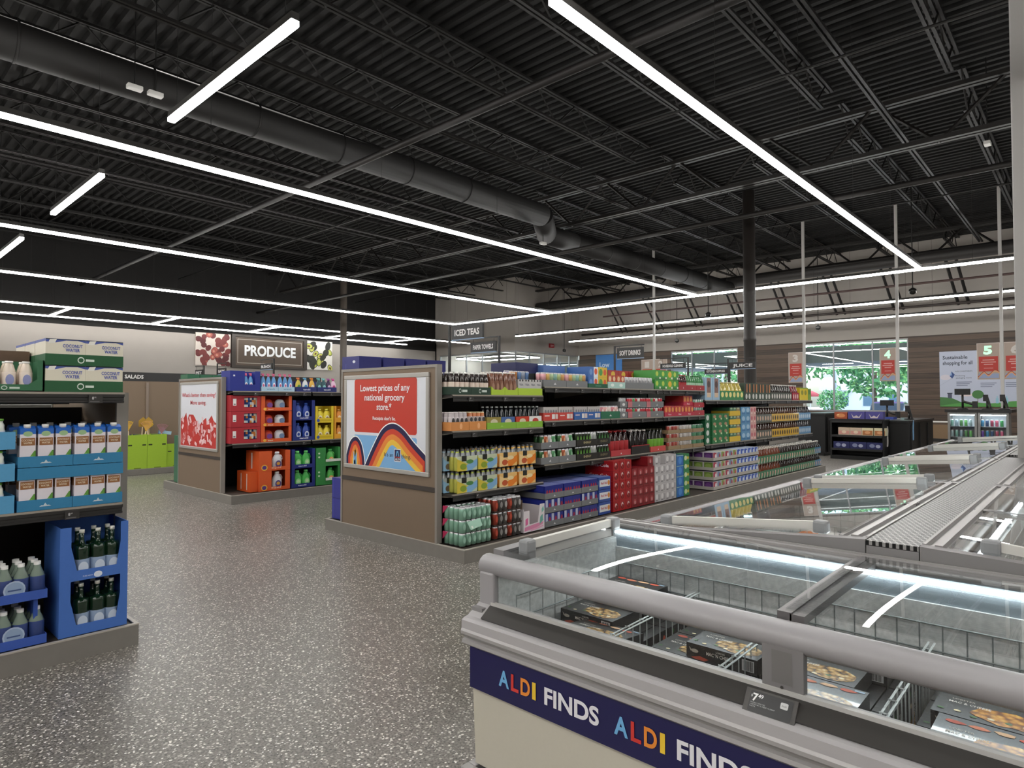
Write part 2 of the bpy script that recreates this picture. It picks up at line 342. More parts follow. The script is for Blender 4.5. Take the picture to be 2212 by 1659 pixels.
# ---------------------------------------------------------------- roof structure
def truss(name, axis, c, a0, a1, zb, zt, pitch, th, mat):
    """open-web joist: two chords of paired angles and a zigzag of rods"""
    b = MB(); w = th
    def bar(p0, p1, y0, y1, z0, z1): b.box(p0, p1, y0, y1, z0, z1, mat) if axis == 'x' else b.box(y0, y1, p0, p1, z0, z1, mat)
    for s_ in (-1, 1):
        y = c + s_ * w * .8; bar(a0, a1, y - w * .5, y + w * .5, zt - w * .9, zt); bar(a0 + pitch, a1 - pitch, y - w * .5, y + w * .5, zb, zb + w * .9)
    n = int((a1 - a0) / pitch); P = lambda a, z: (a, c, z) if axis == 'x' else (c, a, z)
    for i in range(n):
        p = a0 + i * pitch; q = p + pitch
        z0, z1 = (zt, zb) if i % 2 == 0 else (zb, zt)
        b.tube(P(p, z0), P(q, z1), w * .38, mat, 4)
    return struct(b.obj(name))
JM = M('#1c1a19', .55)
for k in range(-4, 13):
    y = 1.7 + 1.96 * k
    if Y0 < y < Y1 - .3:
        for a0, a1 in ((X0, -.4), (.2, 12.9), (13.5, 23.9), (24.3, X1)): truss('ceiling_joist', 'x', y, a0, a1, 6.8, 7.36, .62, .045, JM)
for xg in (-.1, 13.2, 24.1): truss('ceiling_girder', 'y', xg, Y0, JY if xg > 20 else Y1, 6.25 if xg < 0 else 6.02, 6.95, 1.0, .085, M('#24211f', .5))
for k, y in enumerate((.6, 2.55, 4.7, 8.6, 12.2, 15.4)):
    b = MB(); b.box(X0, 23.8, y - .02, y + .02, 6.3, 6.345, M('#1d1b1a', .5)); b.box(X0, 23.8, y + .05, y + .09, 6.3, 6.345, M('#1d1b1a', .5)); struct(b.obj('ceiling_channel'))
def pipe(pts, r, mat, name, label, cat='pipe', n=14):
    b = MB()
    for p, q in zip(pts, pts[1:]): b.tube(p, q, r, mat, n)
    for p in pts[1:-1]: b.lathe(p[0], p[1], p[2], [(r * .4, -r, mat), (r * .92, -r * .5, mat), (r, 0, mat), (r * .92, r * .5, mat), (r * .4, r, mat)], n)
    return tag(b.obj(name), label, cat)
DK = M('#2b2826', .5)
b = MB(); pts = [(X0 + .05, 9.7, 5.9), (11.6, 9.7, 5.9), (12.5, 10.3, 5.72), (13.6, 10.3, 5.7), (23.3, 10.3, 5.74)]
duct = empty('air_duct'); tag(duct, 'large round dark grey ventilation duct running the length of the ceiling', 'duct')
for p, q in zip(pts, pts[1:]):
    d = MB(); d.tube(p, q, .26, M('#171514', .6, noise=.15, scale=8), 24)
    for s_ in range(1, int((Vector(q) - Vector(p)).length / 1.5)):
        t = s_ * 1.5 / (Vector(q) - Vector(p)).length; a = Vector(p).lerp(Vector(q), t); d.tube(a, a + (Vector(q) - Vector(p)).normalized() * .03, .268, M('#171514', .6, noise=.15, scale=8), 24)
    d.obj('duct_section', duct)
pipe([(23.7, Y0 + .3, 6.04), (23.7, JY - .4, 6.04)], .2, DK, 'air_duct', 'dark round duct running across in front of the back wall', 'duct', 20)
pipe([(6.2, Y0 + .1, 5.55), (6.2, Y1 - .1, 5.55)], .055, M('#1f1c1b', .5), 'sprinkler_pipe', 'thick dark pipe crossing under the ceiling, nearer than the black column')
pipe([(12.57, Y0 + .1, 5.2), (12.57, Y1 - .1, 5.2)], .05, M('#262321', .5), 'sprinkler_pipe', 'dark pipe crossing the ceiling just in front of the black column')
pipe([(9.4, Y0 + .1, 6.2), (9.4, Y1 - .1, 6.2)], .02, M('#1d1b1a', .5), 'conduit', 'thin dark conduit crossing the ceiling between the thick pipes', n=8)
pipe([(17.4, Y0 + .1, 6.2), (17.4, Y1 - .1, 6.2)], .02, M('#1d1b1a', .5), 'conduit', 'thin dark conduit crossing the ceiling beyond the black column', n=8)
pipe([(22.6, -5, 5.05), (22.6, 15.5, 5.05)], .035, M('#4a3431', .5), 'sprinkler_pipe', 'thin reddish pipe crossing between the two rear light strips')
pipe([(26.9, -5, 4.9), (26.9, 19.8, 4.9)], .045, M('#3b322f', .5), 'sprinkler_pipe', 'dark pipe hung just in front of the pale back wall')
for k in range(9):       # black diagonal struts leaning on the pale back wall
    y = 1.6 + 2.0 * k
    st = MB(); st.tube((26.2, y, 6.6), (27.4, y - .25, 4.9), .05, BLK2, 4); st.tube((26.2, y + .3, 6.6), (27.4, y + .05, 4.9), .05, BLK2, 4)
    tag(st.obj('roof_strut'), J('black diagonal strut pair against the pale back wall,', ORD[k], 'counting from the right'), 'strut', 'struts leaning on the back wall')
# ---------------------------------------------------------------- ceiling light strips
ZL = 4.32
def strip(p, q, label, group, w=.032, mat=None):
    """suspended LED batten: white channel, glowing diffuser, drop wires"""
    p, q = Vector((*p, ZL)), Vector((*q, ZL)); L_ = (q - p).length; rz = math.atan2(q.y - p.y, q.x - p.x)
    root = empty('strip_light', p, rz); tag(root, label, 'light', group)
    h = MB(); h.box(0, L_, -w, w, .012, .07, M('#3a3836', .5)); h.obj('housing', root)
    d = MB(); d.box(.0, L_, -w, w, -.03, .011, mat or LED); d.obj('diffuser', root)
    n = max(2, int(L_ / 2.4) + 1)
    for i in range(n): a = .15 + (L_ - .3) * i / (n - 1); wr = MB(); wr.tube((a, 0, .065), (a, 0, 3.078), .003, M('#1d1c1b', .5), 4); wr.obj('suspension_wire', root)
    return root
LG = 'long light strips along the aisles'
strip((3.45, 2.79), (15.93, 2.79), 'nearest long ceiling light strip, above the freezers', LG)
strip((-7, 7.92), (15.9, 7.92), 'second long ceiling light strip, over the aisle between the two poster ends', LG)
strip((-7, 12.9), (15.9, 12.9), 'third long ceiling light strip, left of the near aisle one', LG)
strip((-7, 17.55), (15.9, 17.55), 'fourth long ceiling light strip, ending at the iced tea sign corner', LG)
strip((-7, 22.9), (21.8, 22.9), 'fifth long light strip, front rail of the ladder over the produce wall', LG, mat=LEDW)
strip((-7, 25.7), (20.1, 25.7), 'sixth long light strip, rear rail of the ladder by the produce wall', LG, mat=LEDW)
strip((-7, -2.3), (15.9, -2.3), 'unseen long light strip added for even light, over the right hand freezer aisle', LG)  # out of view, added to even out the room light
strip((-7, 2.79), (-.6, 2.79), 'unseen long light strip added for even light, behind the viewpoint', LG)  # unseen extra strip, added so the near end is evenly lit
LC = 'light strips crossing in front of the back wall'
strip((15.97, -3.5), (15.97, 17.7), 'nearest cross light strip, joining the ends of the aisle strips', LC)
strip((20.7, -3.5), (20.7, 18.8), 'middle cross light strip in front of the back windows', LC)
strip((24.4, -3.5), (24.4, 18.7), 'farthest cross light strip, closest to the back windows', LC)
for k, xr in enumerate((-2.2, -5.4)):  # unseen fill strips, added to brighten the faces turned towards the camera
    for j, (ya, yb_) in enumerate(((-5, -2.5), (-2.1, 2.6), (3, 7.7), (8.2, 12.7), (13.1, 17.3))): strip((xr, ya), (xr, yb_), J(('nearer', 'farther')[k], 'cross light strips behind the viewpoint,', ORD[j], 'piece'), LC)
LS = 'short cross light strips'
for (a, c, t) in ((4.36, 6.82, 'largest short light strip, upper left of the ceiling'), (9.12, 11.56, 'short light strip between the second and third long ones'), (13.71, 15.9, 'short light strip cut by the left edge of the view')):
    strip((2.36, a), (2.36, c), t, LS)
strip((3.42, .4), (3.42, 2.6), 'short light strip whose tip shows at the top edge of the view', LS)
strip((2.36, -1.6), (2.36, .2), 'short light strip overhead, out of view', LS)
for k, xr in enumerate((5.2, 8.3, 11.95, 15.4, 18.6)):
    strip((xr, 23.0), (xr, 25.6), J(ORD[k], 'rung from the left in the ladder of lights over the produce wall'), LS, mat=LEDW)
VS = 'light strips inside the glass vestibule'
for k, (p, q) in enumerate((((23.4, 21.6), (23.4, 25.6)), ((25.6, 21.6), (25.6, 25.6)), ((23.45, 21.6), (25.55, 21.6)), ((23.45, 25.6), (25.55, 25.6)))):
    r = strip(p, q, J(('nearer', 'farther', 'right end', 'left end')[k], 'bar of the light ring inside the glass vestibule'), VS)
    r.location.z = 3.75
    for c in r.children:
        if c.name.startswith('suspension'): c.scale = (1, 1, .27)
# ================================================================ FREEZERS
def arc(t, zb, bulge):      # height of the lid at depth fraction t (0 front, 1 back)
    z0 = .93 if zb > .96 else .946
    return z0 + (zb - z0) * t + bulge * math.sin(PI * t)
def freezer(L_, D, zb, fascia=True, bulge=.028, full=True, label='', group=None, loc=(0, 0, 0), rz=0, tagp=False):
    """island chest freezer; local x = length, y = depth (0 = shopper's side), z up"""
    root = empty('chest_freezer', loc, rz); tag(root, label, 'freezer', group)
    BEI = M('#c9c3b3', .5, noise=.02, scale=90); NAVY = M('#1a1850', .35)
    f0, f1 = .11, D - .05        # inner opening
    b = MB(); b.extr([(.04, .24), (.02, .655), (.07, .655), (.09, .28)], 'x', .03, L_ - .03, BEI)        # front wall
    b.box(.03, .07, .05, D - .01, .24, .66, BEI); b.box(L_ - .07, L_ - .03, .05, D - .01, .24, .66, BEI); b.box(.07, L_ - .07, D - .05, D - .01, .24, .86, BEI)
    b.box(.07, L_ - .07, .08, D - .05, .24, .28, BEI); b.obj('body', root)
    b = MB(); b.box(.12, L_ - .12, .1, D - .08, 0, .24, BLK2); b.obj('plinth', root)
    b = MB(); b.box(.001, L_ - .001, -.005, .03, .16, .235, ALU); b.box(.001, .04, .03, D - .03, .16, .235, ALU); b.box(L_ - .04, L_ - .001, .03, D - .03, .16, .235, ALU); b.obj('bumper_rail', root, bevel=.004)
    if fascia:
        pl = FRONT(0, .035, .51, .014)
        b = MB(); b.box(.03, L_ - .03, .012, .03, .51, .65, NAVY)
        hh = .052; a = .135
        while a < L_ - .4:
            for ch, cc, w in (('A', '#6cb0e4', .046), ('L', '#d8372f', .033), ('D', '#ef8b2c', .04), ('I', '#f0c52f', .015)):
                b.text(pl, ch, a, .048, hh, M(cc, .4), w=w, align='l', bold=.03, off=.004, res=5); a += w + .009
            a += .026; b.text(pl, 'FINDS', a, .048, hh, M('#e6e4ea', .4), w=.205, align='l', bold=.03, off=.004, res=5); a += .205 + .052
        b.obj('printed_fascia', root)
    # ribbed aluminium trims below the ledge
    b = MB()
    b.extr([(.0, .708), (-.004, .700), (-.004, .690), (.003, .683), (.014, .680), (.014, .672), (.003, .668), (0, .658), (.006, .652), (.06, .652), (.06, .708)], 'x', 0, L_, ALU)
    b.obj('edge_trim', root)
    b = MB(); b.extr([(.0, .708), (0, .736), (.012, .742), (.03, .745), (.085, .778), (.13, .778), (.13, .708)], 'x', 0, L_, M('#aeabac', .4)); b.obj('ledge', root)
    b = MB(); b.extr([(.028, .7445), (.024, .750), (.070, .783), (.078, .776)], 'x', .07, L_ - .07, ALUD); b.obj('dark_bumper_strip', root)
    b = MB(); b.box(.06, L_ - .06, .083, .098, .776, .788, ALUL); b.obj('sill_trim', root)
    GP = M('#9c999b', .38)
    # front glass, posts, top rail
    for a0, a1 in ((.075, L_ / 2 - .045), (L_ / 2 + .045, L_ - .075)):
        b = MB(); b.box(a0, a1, .100, .105, .785, .885, GLASS); b.obj('front_glass', root)
    for a0, a1 in ((0, .072), (L_ - .072, L_)):
        b = MB(); b.box(a0, a1, .085, .15, .77, .89, GP); b.obj('corner_post', root, bevel=.008)
    b = MB(); b.box(L_ / 2 - .05, L_ / 2 + .05, .088, .115, .775, .89, M('#7e7b7c', .4)); pl = FRONT(0, L_ / 2, .78, .088)
    b.rect(pl, -.026, .02, .024, .1, M('#73706f', .4), .001); b.ell(pl, -.001, .012, .004, .004, ALUD, .002); b.obj('centre_post', root)
    b = MB(); pr = []
    for i in range(15):
        a = PI * 2 * i / 15; pr.append((.125 + .046 * math.cos(a) * (1 if math.cos(a) > 0 else .95), .908 + .036 * math.sin(a)))
    b.extr(pr, 'x', 0, L_, GP); b.sm = [True] * (len(b.sm) - 2) + [False, False]; b.obj('top_rail', root)
    # end caps following the lid's arc, back rail
    ts = [i / 10 for i in range(11)]; yy = lambda t: .16 + (D - .03 - .16) * t
    for a0, a1 in ((0, .05), (L_ - .05, L_)):
        b = MB(); pr = [(yy(t), arc(t, zb, bulge) + .008) for t in ts] + [(D, zb + .01), (D, .655), (.05, .655), (.05, .77), (.16, .77)]
        b.extr(pr, 'x', a0, a1, M('#858283', .45)); b.obj('end_panel', root)
    b = MB(); b.extr([(D - .1, zb - .012), (D - .1, zb + .006), (D - .085, zb + .006), (D - .083, zb - .004), (D - .06, zb - .004), (D - .058, zb + .012), (D - .035, zb + .012), (D - .033, zb), (D - .012, zb), (D - .01, zb + .012), (D, zb + .012), (D, .86), (D - .08, .86)], 'x', .05, L_ - .05, M('#9b9897', .35, .2)); b.obj('back_rail', root)
    # inner liner
    b = MB(); b.box(.055, L_ - .055, D - .115, D - .095, .3, .86, FROST); b.obj('frosted_back_wall', root)
    b = MB(); b.box(.055, .075, .11, D - .1, .3, .9, FROST); b.box(L_ - .075, L_ - .055, .11, D - .1, .3, .9, FROST); b.box(.075, L_ - .075, .108, .12, .3, .77, FROST); b.box(.075, L_ - .075, .12, D - .11, .29, .31, FROST); b.obj('inner_liner', root)
    b = MB(); b.extr([(D - .113, .940), (D - .10, .942), (D - .095, .86), (D - .104, .855)], 'x', .06, L_ - .06, M('#7f8a92', .35)); b.obj('light_canopy', root)
    b = MB(); b.extr([(D - .128, .922), (D - .126, .931), (D - .117, .931), (D - .119, .922)], 'x', .08, L_ - .08, LEDC); b.obj('light_strip', root)
    # lids: two curved panes on tracks, aluminium cross frame in the middle
    mid = L_ / 2
    for li, (a0, a1, dz) in enumerate(((.05, mid + .01, .004), (mid - .02, L_ - .05, .013))):
        lid = MB(); NT = 24; cv = [(yy(t * .94 + .01), arc(t, zb, bulge) + dz) for t in [i / NT for i in range(NT + 1)]]; gi = lid.mi(GLASS)
        for dd in (0, .004): lid.v += [(a_, y_, z_ + dd) for y_, z_ in cv for a_ in (a0, a1)]
        M2 = 2 * (NT + 1)
        for i in range(NT):
            q = 2 * i; lid.f += [(M2 + q, M2 + q + 1, M2 + q + 3, M2 + q + 2), (q + 2, q + 3, q + 1, q)]; lid.m += [gi, gi]; lid.sm += [True, True]
        me = lid.obj('glass_lid', root)
        fr = MB()
        for c in ((mid + (-.02 if li == 0 else .012)),):
            pr = [(yy(t), arc(t, zb, bulge) + dz + .006 - .012 * li) for t in ts]; pr = pr + [(p[0], p[1] - .022) for p in reversed(pr)]
            fr.extr(pr, 'x', c - .018, c + .018, M('#6b6868', .35, .4))
        fr.obj('lid_frame', me)
        hx = a0 + .055 if li == 0 else a1 - .055 - .02
        hz = lambda t: arc(t, zb, bulge) + .03; ha, hb_ = .2, D - .16
        th, tk = (ha - .16) / (D - .19), (hb_ - .16) / (D - .19)
        h = MB(); pr = [(ha + .04, hz(th) + .012), (hb_ - .04, hz(tk) + .012), (hb_ - .04, hz(tk) - .018), (ha + .04, hz(th) - .018)]
        h.extr(pr, 'x', hx - .008, hx + .012, M('#d6d4cd', .4)); hd = h.obj('handle_bar', me)
        for q, t in ((ha, th), (hb_ - .05, tk)):
            g = MB(); z = hz(t); g.box(hx - .022, hx + .024, q, q + .055, z - .032, z + .018, M('#8e9092', .4)); g.obj('handle_bracket', me, bevel=.01)
    # wire basket and dividers
    if full:
        WI = M('#8d9594', .35, .3); b = MB(); yb, yf, zt = D - .13, .235, .80
        n = int((L_ - .2) / .062)
        for i in range(n + 1):
            a = .1 + (L_ - .2) * i / n; b.tube((a, yb, .4), (a, yb, zt), .0022, WI, 4)
        for z in (zt, .72, .6): b.tube((.09, yb, z), (L_ - .09, yb, z), .003, WI, 5)
        for a in (.1, L_ - .1):
            for z in (zt, .72): b.tube((a, yf - .06, z), (a, yb, z), .003, WI, 5)
            for i in range(10): q = yf - .06 + (yb - yf + .06) * i / 9; b.tube((a, q, .4), (a, q, zt), .0022, WI, 4)
        b.tube((.09, .155, .76), (L_ - .09, .155, .76), .003, WI, 5); b.tube((.09, .155, .72), (L_ - .09, .155, .72), .003, WI, 5)
        b.obj('wire_basket', root)
        k = 0
        WI = M('#c3cac9', .35, .3)
        for a in (.475, .845, 1.255, 1.655):
            d = MB()
            for o_ in (-.008, .008): d.tube((a + o_, .17, .735), (a + o_, yb - .01, .745), .003, WI, 5)
            for i in range(15):
                q = .18 + (yb - .2) * i / 14
                d.tube((a - .008, q, .74), (a - .008, q, .45), .002, WI, 4)
                if i % 2: d.tube((a - .01, q, .742), (a + .01, q, .742), .002, WI, 4)
            d.obj('wire_divider', root)
        b = MB(); pl = FRONT(0, L_ / 2 + .07, .655, D - .117); RD = M('#7c1f2c', .5)
        b.rect(pl, 0, 0, .16, .006, RD, .002)
        for q in (.02, .14): b.poly(pl, [(q - .012, .022), (q, .004), (q + .012, .022)], RD, .002)
        b.obj('fill_line_marker', root)
    if tagp:
        g = MB(); g.box(-.062, .062, -.012, 0, -.03, .03, M('#3d3936', .4)); pl = FRONT(0, 0, 0, -.012)
        g.rrect(pl, -.05, -.024, .052, .025, .004, M('#131213', .3), .001)
        g.text(pl, '$', -.047, .010, .006, '#e8e8e8', align='l', off=.002); g.text(pl, '7', -.043, .002, .018, '#f2f2f2', align='l', bold=.03, off=.002); g.text(pl, '49', -.030, .011, .009, '#f2f2f2', align='l', bold=.02, off=.002)
        for i, t in enumerate(('SPECIALLY SELECTED', 'LOBSTER MAC & CHEESE OR SHRIMP', 'PASTA')): g.text(pl, t, -.046, -.004 - .0045 * i, .003, '#b9b9b9', w=(.036, .06, .014)[i], align='l', off=.002, res=1)
        g.rrect(pl, .024, .002, .042, .017, .003, M('#c9c9c9', .4), .002)
        g.text(pl, 'ALDI', .033, .007, .004, '#333333', off=.003)
        o = g.obj('price_tag', root, bevel=.003); o.location = (L_ / 2 - .01, .04, .755); o.rotation_euler = (math.radians(-38), 0, 0)
    return root
# near end-cap freezer: shopper side faces -x, runs along y
NFX, NFY = 1.54, 1.655
nf = freezer(2.13, .965, .952, bulge=.002, label='nearest chest freezer, blue printed band on its front, price tag below the rail', loc=(NFX, NFY, 0), rz=-PI / 2, tagp=True)
FG = 'chest freezers in the two back to back rows'
for k in range(4):
    freezer(2.12, 1.07, 1.0, fascia=False, bulge=.0, full=k < 2, label=J(ORD[k], 'freezer of the left row, counting away from the end freezer'), group=FG, loc=(2.515 + 2.12 * (k + 1), 1.69, 0), rz=PI)
for k in range(4):
    freezer(2.12, 1.07, 1.0, fascia=False, bulge=.012, full=k < 2, label=J(ORD[k], 'freezer of the right row, counting away from the end freezer'), group=FG, loc=(2.515 + 2.12 * k, -.615, 0), rz=0)
b = MB(); b.box(2.515, 6.98, .458, .617, .86, .99, M('#858283', .45)); t = b.obj('vent_cover'); tag(t, 'perforated steel vent strip between the two rows of freezers', 'vent cover')
pf_ = MB(); pf_.box(2.515, 6.98, .458, .617, .992, 1.008, PERF); pf_.obj('perforated_plate', t)
b = MB(); b.box(7.32, 11.0, .458, .617, .86, .99, M('#858283', .45)); t2 = b.obj('vent_cover'); tag(t2, 'far length of the steel vent strip, behind the pale square post', 'vent cover')
pf_ = MB(); pf_.box(7.32, 11.0, .458, .617, .992, 1.008, PERF); pf_.obj('perforated_plate', t2)
# ---------------------------------------------------------------- frozen meals in the near freezer (world axes)
def meal(kind):
    def f():
        r = empty('frozen_meal_box'); b = MB(); w, d, h = .235, .185, .048; K = M('#141315', .3, coat=.3)
        b.box(-w / 2, w / 2, 0, d, 0, h, K)          # local x runs along the freezer, front is -y
        pl = FRONT(0, 0, 0, 0)
        b.text(pl, 'LOBSTER', 0, .036, .005, '#e8e4da', w=.03); b.text(pl, ("MAC 'N CHEESE", 'SHRIMP & LOBSTER')[kind == 1], -.005, .022, .011, '#f0ece2', w=.085, bold=.01)
        b.rect(pl, .07, .008, .108, .042, '#e9e9e9', .001)
        for i in range(11): b.rect(pl, .073 + i * .003, .01, .0742 + i * .003 + (i % 3) * .0006, .04, '#1c1c1c', .0016)
        b.ell(pl, -.088, .026, .013, .006, '#b8b0a4', .001); b.poly(pl, [(-.1, .03), (-.108, .037), (-.102, .022)], '#b8b0a4', .0014)
        b.poly(pl, [(-.1, .004), (-.07, .013), (-.04, .008), (-.055, .0), (-.09, .0)], '#c34b32', .001)
        b.obj('carton', r)
        t = MB(); tp = TOPP(0, 0, h); P_ = (PASTA, PASTA2)[kind == 2]
        rr = random.Random(kind + 3)
        pts = [(.035 + .08 * math.cos(a) * (.85 + .2 * rr.random()), .06 + .048 * math.sin(a) * (.85 + .25 * rr.random())) for a in [2 * PI * i / 18 for i in range(18)]]
        t.poly(tp, pts, P_, .0008)
        for i in range(4):
            cx, cy = (-.08 + .05 * i, .15 + .01 * rr.random()); t.poly(tp, [(cx + .024 * math.cos(a) * (.7 + .4 * rr.random()), cy + .01 * math.sin(a)) for a in [2 * PI * j / 9 for j in range(9)]], ('#c94f36', '#e07b55', '#e8b98c', '#d8573a')[i], .001)
        for i in range(6): cx, cy = (-.1 + .035 * i, .02 + .02 * rr.random()); t.ell(tp, cx, cy, .008, .006, ('#3f6a35', '#e8dcb0')[i % 2], .0012, 8)
        t.text(tp, ('MAC & CHEESE', 'SHRIMP & LOBSTER', 'MAC & CHEESE')[kind], -.045, .085, .012, '#e9e5dc', w=.09, bold=.01); t.text(tp, 'LOBSTER', -.06, .108, .009, '#cfc8bc', w=.05)
        t.rect(tp, .085, .165, .11, .175, '#a9c6e0', .001)
        t.obj('printed_lid_photo', r); return r
    return f
for k in range(3): proto('meal%d' % k, meal(k))
BAYN = ('left end bay', 'second bay', 'third bay', 'fourth bay')
def mealw(bay, row, dx, z, kind, rz=0, tx=0, what='flat', dy=0):
    """bay by bay from the left end of the near freezer; rows f (front glass), m (middle), b (back wall)"""
    c = (1.365, .985, .595, .20)[bay]; x = {'f': 1.775, 'm': 1.965, 'b': 2.155}[row] + dy
    n = {'f': 'by the front glass', 'm': 'in the middle', 'b': 'by the back'}[row]
    place('meal%d' % kind, (x, c - dx, z), J(what, 'pasta box', n + ',', BAYN[bay], 'of near freezer'), 'food box', 'frozen meal boxes in the near freezer', tilt=(tx, 0, -PI / 2 + rz))
for bay in range(4):
    k1 = 0 if bay < 3 else 2
    for row in 'fmb':
        for lay in range(3):
            mealw(bay, row, -.06 + .004 * lay, .506 + .0492 * lay, k1, what=('lowest', 'second layer', 'third layer')[lay])
        for q in range(2):
            c = (1.365, .985, .595, .20)[bay]; x = {'f': 1.778, 'm': 1.968, 'b': 2.158}[row]
            place('meal%d' % (q if k1 == 0 else 2), (x, c - .068 - .052 * q, .536), J('pasta box on edge,', ('first', 'second')[q], {'f': 'by the front glass', 'm': 'in the middle', 'b': 'by the back'}[row] + ',', BAYN[bay]), 'food box', 'frozen meal boxes in the near freezer', tilt=(0, PI / 2, -PI / 2))
ZF = .6545
mealw(0, 'm', -.06, ZF, 0, what='dark spine-out', dy=-.01); mealw(0, 'f', .055, ZF, 1, rz=-.0, what='tilted shrimp', tx=-.10, dy=.015); mealw(1, 'm', .08, ZF, 0, what='dark spine-out')
mealw(0, 'b', -.05, ZF, 0, what='second-highest', dy=.0); mealw(0, 'b', -.05, ZF + .0492, 0, what='topmost stacked')
mealw(1, 'b', .05, ZF, 0, what='top')
mealw(2, 'm', -.04, ZF, 0, what='top, shiny'); mealw(2, 'b', -.0, ZF, 0, what='top, golden pasta'); mealw(2, 'f', .0, ZF, 0, what='top, light coloured', dy=-.0)
mealw(3, 'm', -.02, ZF, 2, what='top, baked pasta'); mealw(3, 'b', .0, ZF, 2, what='top, orange pasta'); mealw(3, 'f', .0, ZF, 2, what='top, glossy')
# bags and packs in the two rows behind
def bag(key, c1, c2, w=.26, d=.2, h=.07):
    def f():
        r = random.Random(key); b = MB(); n = 8
        g = [[Vector((w * (i / n - .5), d * (j / n - .5), h * (math.sin(PI * i / n) ** .5) * (math.sin(PI * j / n) ** .5) * (.8 + .3 * r.random()) if 0 < i < n and 0 < j < n else .004)) for j in range(n + 1)] for i in range(n + 1)]
        for i in range(n):
            for j in range(n): b.face([g[i][j], g[i + 1][j], g[i + 1][j + 1], g[i][j + 1]], M(c2 if 2 <= i < 6 and 2 <= j < 6 else c1, .3), True)
        b.face([g[0][0], g[0][n], g[n][n], g[n][0]], M(c1, .3)); return b.obj('frozen_food_bag')
    proto(key, f)
BAGS = [('bagr', '#b8433a', '#e7d9c8', 'red and cream'), ('bagg', '#5f9a3e', '#dfe6cf', 'green and white'), ('bagb', '#8a5a3c', '#c9743f', 'brown and orange'), ('bagw', '#d9d6d2', '#b5372f', 'white and red'), ('bagp', '#c98f5a', '#6a4530', 'tan and brown')]
for k, a, c, n in BAGS: bag(k, a, c)
r_ = random.Random(5); RN = ('nearest freezer', 'second freezer', 'third freezer')
for side, ys_ in (('left', (1.36, 1.08, .84)), ('right', (-.36, -.1, .16))):
    for j, yb_ in enumerate(ys_):
        for i in range(14 if side == 'left' else 9):
            k, a, c, n = BAGS[(i // 2 + j * 2 + (side == 'right') * 3) % 5]
            x = 2.72 + .295 * i
            if abs(((x - 2.515) % 2.12)) < .2: x += .1
            fz = min(2, int((x - 2.515) / 2.12))
            place(k, (x, yb_, .60 + .02 * r_.random()), J(n, 'frozen bag,', side, 'row,', ('outer', 'middle', 'inner')[j], 'line,', ORD[i], 'from near end'), 'food bag', 'frozen food bags in the %s row' % side, rz=r_.uniform(-.25, .25), tilt=(r_.uniform(-.12, .12), 0, r_.uniform(-.25, .25)))
for side, yc in (('left', 1.1), ('right', -.1)):
    for k in range(2):
        b = MB(); b.box(2.62 + 2.12 * k, 4.52 + 2.12 * k, yc - .36, yc + .36, .32, .595, M('#8f8d8a', .7, noise=.2, scale=12)); tag(b.obj('stock_crate'), J('grey crate under the frozen bags in the', ('nearest', 'second')[k], 'freezer,', side, 'row'), 'crate')
